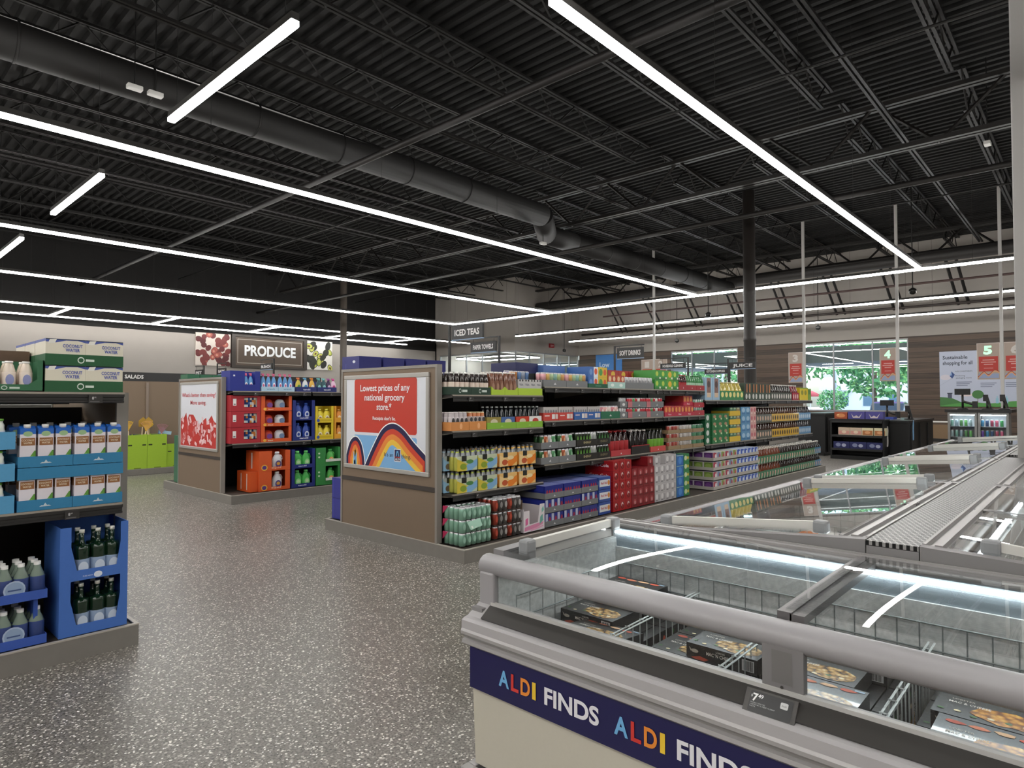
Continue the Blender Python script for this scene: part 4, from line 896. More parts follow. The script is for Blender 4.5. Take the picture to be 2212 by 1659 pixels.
for o in bpy.data.objects:
    if o.name.startswith('royal_blue_tray') and o.users_collection and o.location.z < .2: b.obj('stacking_post', o); break
# ================================================================ DRINKS RUN (long shelving with the rainbow poster)
T1, T2, T3, DK_ = 'top shelf, poster-end bay', 'second shelf, poster-end bay', 'third shelf, poster-end bay', 'plinth, poster-end bay'
Y_ = 4.575
def trayp(key, w, d, h, col, items=(), name='cardboard_tray', **k):
    def f(): b = MB(); tray_mesh(b, w, d, h, col, items=items, **k); return b.obj(name)
    proto(key, f)
def bottles_in(key, x0, x1, n, rows, y, z, dy, desc, where, group, h=None):
    r = (x1 - x0) / n
    for j in range(rows):
        for i in range(n): place(key[i % len(key)] if isinstance(key, list) else key, (x0 + r * (i + .5), y + dy * j, z), J(desc + ',', nth(i, n), 'front row,' if j == 0 else 'rear row,' if rows == 2 else ('second row,', 'rear row,')[j - 1], where), 'bottle', group)
# top shelf, first bay
trayp('dgt', .27, .42, .075, '#1e3a2c', [('e', .45, .5, .06, .3, '#cfdad2'), ('e', .45, .5, .045, .2, '#1e3a2c'), ('r', .55, .35, .8, .65, '#cfdad2')])
for i, nm in enumerate(('left', 'right')): place('dgt', (4.11 + .272 * i, Y_, 1.556), J('dark green tray of creamy shakes,', nm, T1), 'tray', 'dark green trays')
bottle('shake', .030, .215, '#e9dccd', '#efe3d4', '#f0eeea', l0=.06, l1=.46, capr=.62, neck=.3, n=10)
bottle('shakek', .030, .215, '#2a1d18', '#e8d5c6', '#f0eeea', l0=.06, l1=.55, capr=.62, neck=.3, n=10)
for i, nm in enumerate(('left', 'right')): bottles_in('shakek', 4.118 + .272 * i, 4.372 + .272 * i, 4, 3, Y_ + .008, 1.561, .072, 'dark and cream shake bottle', nm + ' green tray', 'shake bottles in dark green trays')
lime = '#a9c92f'
trayp('zig', .20, .38, .085, lime, zig=1, front=.055, name='lime_tray')
bottle('choc', .031, .235, '#7a4a35', '#8a5b45', '#efe9e2', l0=.05, l1=.6, capr=.62, neck=.3, n=10, lab2='#a57a63')
for i in range(2): place('zig', (4.665 + .203 * i, Y_, 1.556), J('lime tray with zigzag edge holding brown bottles,', nth(i, 2), T1), 'tray', 'lime zigzag trays'); bottles_in('choc', 4.669 + .203 * i, 4.861 + .203 * i, 3, 3, Y_ + .006, 1.561, .066, 'brown shake bottle', ('left', 'right')[i] + ' zigzag tray', 'brown bottles in lime zigzag trays')
trayp('flat', .40, .40, .075, lime, name='lime_tray')
place('flat', (5.075, Y_, 1.556), 'flat lime tray of silver cans, right end of the top shelf, poster-end bay', 'tray')
carton('fourp', .095, .15, .165, '#c3c1c0', front=[('r', .0, .0, 1, .5, '#b7b7b9'), ('e', .3, .93, .12, .07, '#222222'), ('e', .75, .93, .12, .07, '#222222'), ('t', 'TEA', .5, .6, .12, .7, '#555a66')], name='four_pack')
for i in range(4): place('fourp', (5.08 + .097 * i, Y_ + .006, 1.561), J('small silver four-pack,', nth(i, 4), 'in the flat lime tray'), 'drink pack', 'silver four-packs in the lime tray')
def one_can(key, col, r=.03, h=.16, lab=None):
    def f(): b = MB(); can_mesh(b, 0, r, 0, r, h, col, lab); return b.obj('drink_can')
    proto(key, f)
for k, c in (('cpu', '#6a4a8f'), ('cor', '#b5702c'), ('cbl', '#5d7fb0'), ('cgy', '#8b95a5')): one_can(k, c, .032, .13)
carton('riser', .39, .2, .135, '#b6c94a', name='lime_card_box'); place('riser', (5.08, Y_ + .17, 1.561), 'lime card box behind the silver four-packs, carrying the tall cans', 'box')
for i, k in enumerate(('cpu', 'cor', 'cor', 'cbl', 'cgy', 'cbl')): place(k, (5.113 + .065 * i, Y_ + .18, 1.697), J({'cpu': 'purple', 'cor': 'orange', 'cbl': 'blue', 'cgy': 'grey'}[k], 'drink can,', nth(i, 6), 'above the silver four-packs'), 'can', 'tall cans above the four-packs')
# second shelf
trayp('ort', .235, .36, .085, '#d98b45', [('e', .55, .5, .08, .35, '#efb07a')], name='orange_tray')
bottle('yog', .030, .175, '#b9aeb0', '#d8cfd2', '#e8dfe0', l0=.25, l1=.75, capr=.75, neck=.2, n=10, lab2='#3b3a3c'); bottle('yogo', .030, .175, '#c1672c', '#cdbfb8', '#efd9b0', l0=.4, l1=.75, capr=.75, neck=.2, n=10, lab2='#3b3a3c')
for i, nm in enumerate(('left', 'right')):
    place('ort', (4.115 + .24 * i, Y_, 1.206), J('orange tray of small bottles,', nm, T2), 'tray', 'orange trays')
    bottles_in(['yog', 'yogo'][i], 4.12 + .24 * i, 4.346 + .24 * i, 4, 3, Y_ + .007, 1.211, .064, ('pale', 'orange')[i] + ' small bottle', nm + ' orange tray', ('pale', 'orange') [i] + ' bottles in the orange tray')
trayp('gret', .435, .30, .065, '#83b82f', [MOUNT(.5, .45, .5, '#a4cf5a')], name='green_tray')
def sodapack(key, lab):
    multipack(key, 3, 2, .033, .225, '#1c2226', lab, '#c9cccd', sleeve=lab, sh=(.08, .52), sart=[('e', .5, .5, .25, .3, '#d8cfae' if lab != '#ece9e6' else '#c33b2f')], name='soda_bottle_pack', shoulder=.55, capr=.4)
for k, c in (('so1', '#9a8a3e'), ('so2', '#4367a6'), ('so3', '#d23b22'), ('so4', '#ece9e6')): sodapack(k, c)
for i, nm in enumerate(('left', 'right')):
    place('gret', (4.605 + .44 * i, Y_, 1.206), J('bright green tray of glass soda bottles,', nm, T2), 'tray', 'bright green trays')
    for j in range(2): k = 2 * i + j; place('so%d' % (k + 1), (4.613 + .44 * i + .212 * j, Y_ + .01, 1.211), J('glass soda bottle pack with', ('olive', 'blue', 'red', 'white')[k], 'sleeve,', T2), 'bottle pack')
# third shelf: film-wrapped flavoured water
def waterwrap(key, c1, c2, c3, n=4):
    def f():
        root = empty('flavoured_water_pack'); r = .034; h = .205
        for j in range(2):
            for i in range(n):
                b = MB(); b.lathe(0, 0, 0, [(r * .85, 0, M(c3[i % len(c3)], .2, coat=.5)), (r, .012, M(c3[i % len(c3)], .2, coat=.5)), (r, .135, M('#8f9596', .15, coat=.6)), (r * .5, .175, M(c1, .2)), (r * .45, .19, M('#5d5d62', .2)), (r * .45, h, M('#a5a5a8', .2))], 10); o = b.obj('bottle', root); o.location = (r * (2 * i + 1), r * (2 * j + 1), 0)
        b = MB(); pl = FRONT(0, 0, 0, -.003); w = 2 * r * n
        art(b, pl, w, .15, [('r', 0, .0, .99, .95, c2[0]), ('p', [(0, .0), (.4, .0), (.65, .3), (.35, .55), (0, .8)], c2[1]), ('p', [(.45, .35), (1, .75), (1, .3), (.7, .0), (.5, .0)], c2[2]), ('r', .22, .62, .46, .98, '#23241f'), ('e', .3, .28, .16, .2, c2[3]), ('e', .62, .58, .18, .14, c2[4])])
        b.obj('printed_film', root); return root
    proto(key, f)
waterwrap('wwl', '#b8c94a', ('#c6cfae', '#d9c33a', '#7fb2dc', '#8aa32b', '#4f8c4c'), ('#c7c54e', '#e3a63a', '#93b9d9', '#d9dfe2'))
waterwrap('wwo', '#f0b64a', ('#f0bf70', '#f3cf8c', '#f08322', '#c8542a', '#f5dda6'), ('#f39a2e', '#f3b85b'))
waterwrap('wwb', '#9db8c9', ('#a9b3b5', '#8dbce0', '#4d4238', '#6d5a4b', '#cfd8dc'), ('#9fc4de', '#5b4a3e'), n=3)
for j in range(2):
    lv = ('lower', 'upper')[j]; z = .601 + .212 * j
    place('wwb', (4.09 + .03, Y_ + .12, z), J('dark-ended water pack behind the lime ones,', lv, T3), 'bottle pack')
    for i in range(2): place('wwl', (4.195 + .285 * i, Y_ + .005 + .1 * (i == 0) * 0, z), J('lime and yellow flavoured water pack,', lv, ('left', 'right')[i], T3), 'bottle pack', 'lime water packs')
    for i in range(2): place('wwo', (4.785 + .305 * i, Y_ + .005, z), J('orange flavoured water pack,', lv, ('left', 'right')[i], T3), 'bottle pack', 'orange water packs')
for j in range(2):
    for i in range(2): place('wwo', (4.5 + .3 * i, Y_ + .2, .601 + .212 * j), J('orange flavoured water pack in the rear row,', ('lower', 'upper')[j], ('left', 'right')[i], T3), 'bottle pack', 'rear water packs')
# plinth: teal, black-and-red cans, pink display
def canpack(key, n, rows, r, h, cols, artc=None, film=None):
    def f():
        root = empty('can_multipack')
        for j in range(rows):
            for i in range(n):
                if 0 < i < n - 1 and 0 < j < rows - 1 and j > 1: continue
                b = MB(); can_mesh(b, 0, 0, 0, r, h, cols[i % len(cols)], artc[i % len(artc)] if artc and j == 0 else None, 10); o = b.obj('can', root); o.location = (r * (2 * i + 1), r * (2 * j + 1), 0)
        if film:
            b = MB(); art(b, LEFTP(-.002, 2 * r * rows, 0), 2 * r * rows, h, film); b.obj('film_flash', root)
        return root
    proto(key, f)
canpack('teal', 6, 4, .0335, .119, ['#86b59d'], ['#9cc9b2'], [('p', [(.0, .35), (.3, 1), (.02, 1), (0, .9)], '#c4305e')])
for j in range(3): place('teal', (4.10, 4.405, .131 + .121 * j), J('mint green wrapped can pack,', lvl(j, 3), 'of the stack at the corner of the plinth'), 'drink pack', 'mint can packs')
canpack('redc', 3, 4, .0335, .122, ['#9a3a2a', '#54504e', '#5d5957'], ['#c04a33', '#8b8784', '#a5a19e'])
for j in range(3):
    for i in range(2): place('redc', (4.535 + .205 * i, 4.405, .131 + .135 * j), J('black and red wrapped can pack,', lvl(j, 3), ('left', 'right')[i], DK_), 'drink pack', 'black and red can packs')
    if j: continue
for j in (1, 2):
    for i in range(2):
        b = MB(); b.box(4.537 + .205 * i, 4.735 + .205 * i, 4.407, 4.67, .131 + .135 * j - .0125, .131 + .135 * j - .0005, M('#3a2a24', .6)); tag(b.obj('cardboard_pad'), J('thin brown pad under the', lvl(j, 3), ('left', 'right')[i], 'black and red can pack'), 'pad')
b = MB(); c = M('#e7dfe2', .5); x0, x1, y0, y1 = 4.965, 5.30, 4.405, 4.72
b.box(x0, x1, y1 - .004, y1, 0, .27, M('#6b543c', .6)); b.box(x0, x0 + .004, y0, y1 - .004, 0, .24, c); b.box(x1 - .004, x1, y0, y1 - .004, 0, .24, c); b.box(x0, x1, y0, y1, 0, .004, c)
for pts in ([(x0, 0), (x1, 0), (x1, .09), (x0, .07)], [(x0, .07), (x0 + .09, .0755), (x0 + .09, .22), (x0, .22)], [(x1 - .11, .083), (x1, .09), (x1, .27), (x1 - .075, .27)]): b.extr(pts, 'y', y0 - .004, y0, c)
pl = FRONT(0, x0, 0, y0 - .004); art(b, pl, .335, .27, [('p', [(.03, .05), (.55, .1), (.9, .2), (.95, .3), (.5, .26), (.05, .2)], '#e58cb4'), ('p', [(.08, .25), (.2, .3), (.2, .55), (.08, .5)], '#e3679f'), ('p', [(.75, .2), (.93, .35), (.9, .6), (.78, .5)], '#6fb3a5'), ('p', [(.86, .65), (.97, .75), (.94, .92), (.85, .8)], '#7fc0b2'), ('p', [(.3, .02), (.6, .05), (.95, .12), (.9, .16), (.4, .1)], '#f1a7c8')])
b.v = [(x, y, z + .131) for x, y, z in b.v]; tag(b.obj('pink_display_box'), 'half-empty pink and teal printed display box with a cut-away front, on the plinth', 'display box')
# ---------------- middle bays
TM, SM, RM, PM = 'top shelf, middle bays', 'second shelf, middle bays', 'third shelf, middle bays', 'plinth, middle bays'
GR = '#77797b'; YM = 4.58
mlogo = [MOUNT(.5, .45, .6)]
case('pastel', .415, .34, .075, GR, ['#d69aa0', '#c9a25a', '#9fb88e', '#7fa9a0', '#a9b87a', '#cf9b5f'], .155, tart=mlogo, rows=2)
grid('pastel', 5.50, 6.34, 2, 1, YM, 1.656, .1, 'grey tray of pastel tall cans', TM, 'drink case')
carton('bfizz', .20, .33, .125, '#3f6db5', front=[('r', .55, .0, 1, 1, '#e0e4ea'), ('e', .77, .55, .16, .32, '#e0552f'), ('e', .25, .5, .16, .3, '#6d95d0')], name='fizzy_drink_box', topart=[('r', 0, 0, 1, 1, '#5a84c4')])
carton('yfizz', .20, .33, .125, '#d9b52e', front=[('e', .3, .5, .2, .35, '#4f9c48'), ('e', .75, .5, .16, .3, '#e0572f')], name='fizzy_drink_box', topart=[('r', 0, 0, 1, 1, '#86b04a')])
trayp('grt', .405, .34, .05, '#17583b', [('r', .35, .35, .65, .6, '#3f7f63')], name='dark_green_tray'); place('grt', (6.36, YM, 1.656), 'dark green tray under blue and yellow fizzy drink boxes, top shelf', 'tray')
for j in range(2):
    for i in range(2): place(('bfizz', 'yfizz')[i], (6.362 + .2 * i, YM + .005, 1.662 + .126 * j), J(('blue', 'yellow')[i], 'fizzy drink box,', ('lower', 'upper')[j], 'layer on the dark green tray'), 'drink box')
carton('bback', .42, .35, .27, '#5577b8', name='large_blue_box'); place('bback', (5.93, YM + .36, 1.656), 'large pale blue box behind the pastel can trays, top shelf', 'box')
carton('nback', .40, .4, .29, '#25285c', name='navy_shipping_box'); place('nback', (5.52, 5.02, 1.656), 'low navy blue box in the rear of the top shelf, middle bays', 'box')
boxtray('tealt', .20, .34, .165, .08, '#a9cfc6', ['#c75a33', '#b83a2a'], n=2, front=[('e', .5, .7, .3, .2, '#e8c39a')], tart=[('e', .5, .5, .2, .25, '#e5efe9')])
grid('tealt', 6.775, 7.17, 2, 1, YM, 1.656, .1, 'pale teal tray of orange-red cans', TM, 'drink case')
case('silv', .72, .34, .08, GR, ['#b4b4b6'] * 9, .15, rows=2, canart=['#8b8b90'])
place('silv', (7.18, YM, 1.656), 'wide grey tray of silver tall cans, top shelf, middle bays', 'drink case')
carton('redy', .25, .30, .26, '#b52f35', front=[('e', .5, .8, .2, .15, '#e0b53a')], name='juice_box'); carton('grny', .25, .30, .26, '#3f9b3e', front=[('e', .5, .8, .2, .15, '#d8482e')], name='juice_box')
for i, k in enumerate(('redy', 'grny', 'redy', 'redy', 'redy')): place(k, (6.8 + .26 * i, YM + .37, 1.656), J(('red', 'green')[k == 'grny'], 'juice box,', nth(i, 5), 'in the rear row, top shelf, middle bays'), 'drink box', 'rear row juice boxes')
carton('juice', .17, .34, .135, '#3c9a3b', front=[('r', .0, .0, 1, .22, '#2d7a35'), ('e', .35, .62, .22, .26, '#b9d24a'), ('r', .72, .1, .95, .3, '#e9e6da')], name='juice_box'); carton('juicey', .17, .34, .135, '#5aa836', front=[('e', .5, .58, .3, .32, '#e9b62c'), ('r', .72, .1, .95, .3, '#e9e6da')], name='juice_box')
grid(['juice', 'juice', 'juicey', 'juice'], 7.93, 8.61, 4, 2, YM, 1.656, .137, ['green', 'green', 'green and yellow', 'green'], 'juice box, top shelf', 'drink box', 'green juice boxes')
trayp('rdt', .27, .34, .075, '#a92a33', [MOUNT(.5, .45, .5)], name='red_tray')
bottle('gng', .030, .22, '#3d8a4a', '#a9d3b4', '#2f7a3a', l0=.25, l1=.5, n=8); bottle('kol', .030, .22, '#3c1315', '#b02a2e', '#b7262b', l0=.25, l1=.5, n=8)
for i in range(3):
    place('rdt', (8.63 + .275 * i, YM, 1.656), J('red tray of bottles,', nth(i, 3), TM), 'tray', 'red bottle trays')
    bottles_in(('kol', 'gng', 'gng')[i], 8.635 + .275 * i, 8.895 + .275 * i, 4, 2, YM + .008, 1.661, .07, ('dark cola', 'green ginger ale', 'green ginger ale')[i] + ' bottle', nth(i, 3) + ' red tray', ('cola', 'ginger ale', 'right ginger ale')[i] + ' bottles in red trays')
# second shelf middle
sil = [('r', .05, .05, .95, .12, '#8c8c90')] + [('e', .15 + .18 * i, .62, .06, .14, '#7c7c82') for i in range(5)]
for k, c, nm in (('rt', '#cf3f34', 'red'), ('bt', '#2f62ad', 'blue')):
    boxtray(k, .27, .32, .155, .09, c, '#b7b3b1', n=1, front=sil, tart=[('r', .08, .55, .4, .68, '#f0d5d0'), ('r', .55, .2, .75, .8, '#e6e3e0'), ('r', .78, .2, .95, .8, '#d9c9c4')])
grid('rt', 5.50, 6.055, 2, 1, YM, 1.271, .1, 'red tray of silver can packs', SM, 'drink case'); grid('bt', 6.07, 6.61, 2, 1, YM, 1.271, .1, 'blue tray of silver can packs', SM, 'drink case')
case('pink', .42, .32, .09, '#1f6b4a', ['#d38a92', '#e3a7a5', '#e0c9c4', '#cf7f86', '#dcaea8'], .155, rows=1, tart=mlogo, canart=['#f0dcd6'])
place('pink', (6.62, YM, 1.271), 'dark green tray of pink cans, second shelf, middle bays', 'drink case')
case('gs', .165, .32, .08, GR, ['#bdbdbf'] * 3, .125, rows=1, tart=[('e', .5, .5, .2, .25, '#dcdcdc')])
grid('gs', 7.05, 7.22, 1, 2, YM, 1.271, .135, 'narrow grey tray of silver cans', SM, 'drink case')
case('grd', .46, .32, .08, GR, ['#c2303c', '#c2303c', '#4f8f55', '#c2303c', '#d8d2cc', '#b5303a', '#c2303c'], .125, rows=1, tart=[('r', 0, 0, .22, 1, '#c27076'), MOUNT(.6, .4, .4)])
grid('grd', 7.24, 8.18, 2, 2, YM, 1.271, .135, 'grey tray of red and green cans', SM, 'drink case')
boxtray('rfr', .30, .32, .15, .055, '#c12c46', ['#c9403a', '#c9503a', '#b8344a'], n=3, front=[('e', .5, .6, .3, .25, '#e89a4a')], tart=[('t', 'fizz', .5, .3, .4, .3, '#f0d0d6')])
grid('rfr', 8.20, 9.10, 3, 1, YM, 1.271, .1, 'crimson tray of red drink boxes', SM, 'drink case'); place('rfr', (8.80, YM + .02, 1.423), 'crimson tray of red drink boxes stacked on top, second shelf, middle bays', 'drink case')
case('rwt', .34, .32, .075, '#b3313c', ['#6f9a84', '#a9b5ae', '#6f9a84', '#8fa79a', '#6f9a84'], .118, rows=1, tart=[MOUNT(.5, .4, .4)])
grid('rwt', 9.10, 9.42, 1, 2, YM, 1.271, .122, 'red tray of grey-green cans', SM, 'drink case')
bottle('jar', .04, .13, '#4b4f53', '#75797d', '#a9abad', l0=.3, l1=.7, n=8)
for i in range(5): place('jar', (6.1 + .22 * i, 5.1, 1.271), J('dim grey bottle deep in the second shelf,', nth(i, 5)), 'bottle', 'dim bottles deep in the shelf')
# third shelf middle
case('mix', .315, .34, .075, GR, ['#3b6b3f', '#c9673f', '#c9cbc8', '#5da06c'], .15, cr=.034, rows=2, tart=mlogo, canart=['#d9d9b0', '#e5a77f', '#e9e9e6', '#8fc79a'])
grid('mix', 5.46, 6.10, 2, 2, YM, .786, .168, 'grey tray of mixed colour tall cans', RM, 'drink case')
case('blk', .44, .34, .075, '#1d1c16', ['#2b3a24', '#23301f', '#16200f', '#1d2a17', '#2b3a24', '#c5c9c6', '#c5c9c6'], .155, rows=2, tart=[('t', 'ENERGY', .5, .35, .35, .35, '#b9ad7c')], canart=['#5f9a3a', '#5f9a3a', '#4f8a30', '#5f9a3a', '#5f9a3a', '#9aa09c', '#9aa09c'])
case('blk2', .26, .34, .075, '#1d1c16', ['#1c2a18'] * 4, .155, rows=2, tart=[('t', 'ENERGY', .5, .35, .35, .6, '#7d7452')], canart=['#3f7a3a'])
grid('blk', 6.11, 6.55, 1, 2, YM, .786, .168, 'black tray of black and silver energy cans', RM, 'drink case'); grid('blk2', 6.555, 6.82, 1, 2, YM, .786, .168, 'black tray of black energy cans', RM, 'drink case')
multipack('kola', 4, 3, .056, .315, '#2c1110', '#b3262c', '#b3262c', tray=(.075, '#c13a40', [MOUNT(.5, .4, .35)]), shoulder=.6, name='cola_bottle_case', sleeve=None)
multipack('kolb', 4, 3, .056, .315, '#150c0c', '#1b1718', '#efe9e6', tray=None, sleeve='#211f20', sh=(.0, .36), shoulder=.6, name='cola_bottle_case', sart=[('r', 0, .9, 1, 1, '#b3262c')])
multipack('limb', 4, 3, .050, .31, '#191c15', ['#6fae2f'], '#3c3c2c', tray=(.075, '#cf4a44', [MOUNT(.5, .4, .35)]), shoulder=.56, name='lime_soda_bottle_case', sleeve=None)
for k, x, l in (('kola', 6.84, 'red tray of cola bottles with red labels, third shelf, middle bays'), ('kolb', 7.32, 'black-wrapped case of cola bottles with white caps, third shelf, middle bays'), ('limb', 7.81, 'red tray of bottles with lime and blue labels, third shelf, middle bays')): place(k, (x, YM, .786), l, 'bottle case')
KR = '#9a7f5d'
for k, cols, x0, x1, nm in (('kr', ['#b04a3f', '#c9a092', '#a8322e', '#c0655a'], 8.30, 8.66, 'red'), ('kw', ['#c9c4c0', '#b8b0ab', '#d3cfcb'], 8.67, 9.05, 'white'), ('kg', ['#4f8f6c', '#6aa783', '#3f7f5b'], 9.06, 9.42, 'green')):
    case(k, x1 - x0 - .005, .34, .055, KR, (cols * 3)[:6], .112, rows=1)
    grid(k, x0, x1, 1, 3, YM, .786, .116, 'brown cardboard tray of %s cans' % nm, RM, 'drink case')
# plinth middle: energy drinks, cola, silver, blue and green packs
YD = 4.42
def energy(key, alt):
    fr = [('e', .22 + .28 * i, .42, .10, .26, '#b3263b') for i in range(3)] if not alt else [('r', .02 + .33 * i, .0, .15 + .33 * i, 1, '#b9c0d3') for i in range(3)] + [('e', .25 + .33 * i, .5, .06, .24, '#a02545') for i in range(3)]
    def f():
        root = empty('energy_drink_case'); b = MB(); tray_mesh(b, .325, .62, .062, GR, items=mlogo); b.obj('tray', root)
        for i in range(2 if not alt else 1):
            n = 2 if not alt else 1; w = .313 / n; b = MB(); b.box(0, w - .002, 0, .6, 0, .135, M('#1c2a8c', .35, coat=.3)); art(b, FRONT(), w, .135, [(t[0], t[1], t[2]) + t[3:] for t in fr]); art(b, LEFTP(0, .6), .6, .135, [('r', .05, .55, .95, .9, '#27359c')]); b.rect(TOPP(0, 0, .135), 0, 0, w - .002, .6, '#7d88c9')
            o = b.obj('can_pack', root); o.location = (.006 + w * i, .006, .005)
        return root
    proto(key, f)
energy('en0', False); energy('en1', True)
for j in range(3):
    for i in range(3):
        k = 'en0' if j == 2 or (i == 1 and j == 1) or (i == 2 and j == 0) else 'en1'
        place(k, (5.335 + .33 * i, YD, .131 + .150 * j), J('royal blue energy drink case,', lvl(j, 3), nth(i, 3), PM), 'drink case', 'royal blue energy drink cases')
carton('en24', .245, .55, .145, '#2f4fa3', front=[('r', .06, .22, .96, .78, '#dfe0e4'), ('t', 'Red Bull', .45, .42, .2, .55, '#c22b3f'), ('e', .85, .5, .1, .22, '#e08a2c')], left=[('r', 0, .3, 1, .7, '#5c78bd')], name='energy_drink_box', topart=[('r', .0, 0, 1, 1, '#6d86c9')])
grid('en24', 6.335, 6.59, 1, 3, YD + .0, .131, .15, 'blue box with a white band and red writing', PM, 'drink box')
carton('cola', .135, .42, .122, '#b3161c', front=[('e', .5, .5, .30, .36, '#6a1013'), ('e', .46, .58, .18, .24, '#e3b6b2'), ('e', .5, .42, .16, .2, '#a0161a')], left=[('t', 'Coca-Cola', .5, .4, .3, .7, '#efdcdc')], name='cola_box')
grid('cola', 6.64, 7.06, 3, 5, YD, .131, .124, 'bright red cola box with a can picture', PM, 'drink box', 'bright red cola boxes', dz=0)
carton('cold', .135, .42, .122, '#8f1a22', front=[('e', .5, .55, .26, .32, '#b8474c'), ('r', .15, .15, .85, .3, '#6e1218'), ('e', .5, .5, .1, .2, '#d8a7a7')], name='cola_box')
grid('cold', 7.07, 7.63, 4, 4, YD, .131, .124, 'dark red cola box', PM, 'drink box', 'dark red cola boxes')
for i in range(1): place('cold', (7.49, YD + .02, .131 + .496), 'dark red cola box on top of the darker stack, right corner', 'drink box')
carton('slv', .145, .42, .122, '#c4c0c1', front=[('e', .35, .55, .22, .3, '#e3e0e0'), ('r', .58, .15, .9, .8, '#a9a5a8'), ('r', .1, .1, .5, .25, '#8a8688')], name='silver_soda_box')
grid('slv', 7.64, 8.22, 4, 4, YD, .131, .124, 'silver grey soda box', PM, 'drink box', 'silver soda boxes')
for k, i in enumerate((0, 2, 3)): place('slv', (7.64 + .145 * i, YD, .131 + .496), J('silver grey soda box in the top layer,', nth(k, 3)), 'drink box', 'top silver soda boxes')
carton('blu', .20, .42, .145, '#2c6fc0', front=[('e', .5, .5, .25, .36, '#4f93dd'), ('r', 0, .93, 1, 1, '#9cc3c0')], left=[('r', 0, 0, 1, 1, '#5d8f96')], name='blue_soda_box')
grid('blu', 8.24, 8.44, 1, 4, YD, .131, .148, 'bright blue soda box', PM, 'drink box')
carton('gnn', .165, .42, .118, '#2f8a4d', front=[('e', .35, .5, .25, .3, '#cfdcae'), ('e', .75, .5, .15, .2, '#e0c33a')], name='green_soda_box')
grid('gnn', 8.45, 8.62, 1, 5, YD, .131, .120, 'green soda box', PM, 'drink box')
# ---------------- far bays
TF, MF, PF = 'top shelf, far bays', 'middle shelf, far bays', 'plinth, far bays'
def sparkling(key, cols, sidec, cap_):
    def f():
        root = empty('sparkling_water_case'); b = MB(); tray_mesh(b, .43, .85, .048, '#b9b4ac'); b.obj('tray', root)
        for i in range(3):
            b = MB(); w = .139; c = cols[i % len(cols)]; b.box(0, w, 0, .83, 0, .122, M(c[0], .4)); art(b, FRONT(), w, .122, [('p', [(.0, .0), (.5, 0), (.8, .9), (.2, 1), (0, .9)], c[1]), ('e', .6, .5, .22, .3, c[2])]); art(b, LEFTP(0, .83), .83, .122, [('r', .02 + .2 * q, .05, .19 + .2 * q, .95, sidec) for q in range(5)] + [('e', .1 + .2 * q, .5, .06, .3, cap_) for q in range(5)])
            o = b.obj('can_pack', root); o.location = (.006 + .1405 * i, .006, .005)
        return root
    proto(key, f)
mixc = [('#c9c0c8', '#b53a4f', '#efe6e8'), ('#c2ccd6', '#7a8fb5', '#b5404f'), ('#cfd0b0', '#8aa04a', '#c8505a')]
sparkling('spp', mixc, '#5b2f72', '#7d4a96'); sparkling('spg', mixc, '#74903a', '#97b053')
bluc = [('#b9c8e6', '#2f55c4', '#dde6f3')]
sparkling('spb', bluc, '#2f55c4', '#5a7bd8')
for j in range(4):
    for i in range(2): place(('spp', 'spg', 'spg', 'spp')[j], (9.28 + .435 * i, 4.36, .131 + .148 * j), J('white tray of mixed colour sparkling cans,', lvl(j, 4), ('left', 'right')[i], PF), 'drink case', 'mixed sparkling water cases')
    for i in range(2): place('spb', (10.16 + .435 * i, 4.36, .131 + .148 * j), J('white tray of blue sparkling can packs,', lvl(j, 4), ('left', 'right')[i], PF), 'drink case', 'blue sparkling water cases')
juices = [('ora', 'orange-topped', ['#7a3a22'], '#2b7a4c', '#e9ddd0', '#b3602f'), ('drk', 'dark', ['#2a1a16'], '#2c7a50', '#e6e2dc', '#1e3a2c'), ('blj', 'blue label', ['#23201f'], '#3f7fb0', '#e6e2dc', '#23323f')]
for k, nm, gl, sl_, cp, art2 in juices:
    multipack('j' + k, 3, 3, .062, .255, gl, sl_, cp, sleeve=sl_, sh=(.0, .50), sart=[('p', [(.1 + .33 * i, .0), (.2 + .33 * i, .0), (.28 + .33 * i, .7), (.16 + .33 * i, .8)], '#cfd8c6') for i in range(3)] + [('e', .2 + .33 * i, .5, .06, .25, '#e0b09a') for i in range(3)], name='juice_bottle_pack', shoulder=.6, cap_h=.09)
for j in range(2):
    for i in range(9):
        k = 'ora' if i < 3 else 'drk' if i < 8 else 'blj'
        place('j' + k, (11.07 + .379 * i, 4.40, .131 + .262 * j), J({'ora': 'orange and green', 'drk': 'dark green-sleeved', 'blj': 'blue-sleeved'}[k], 'juice bottle pack,', ('lower', 'upper')[j], ORD[i], 'from left, far plinth'), 'bottle pack', 'juice bottle packs on the far plinth')
YF = 4.58
carton('gcup', .165, .33, .118, '#1f6a44', front=[('e', .5, .5, .3, .36, '#d9dcd6')], name='juice_box'); carton('gapp', .20, .33, .118, '#2b7a45', front=[('e', .4, .62, .25, .22, '#b98a6a'), ('e', .6, .3, .14, .14, '#cfe0b0')], name='juice_box')
grid('gcup', 9.47, 9.64, 1, 4, YF, .806, .12, 'green box with a white cup picture', MF, 'drink box')
grid('gapp', 9.72, 10.34, 3, 4, YF, .806, .12, 'green apple juice box', MF, 'drink box', 'green apple juice boxes')
boxtray('yellt', .42, .33, .142, .085, '#dcb62f', ['#3c6f54', '#4a7a5f', '#9a7a52'], n=3, front=[('e', .5, .85, .3, .12, '#a9c3a0')])
grid('yellt', 10.38, 10.81, 1, 4, YF, .806, .144, 'yellow tray of green drink boxes', MF, 'drink case')
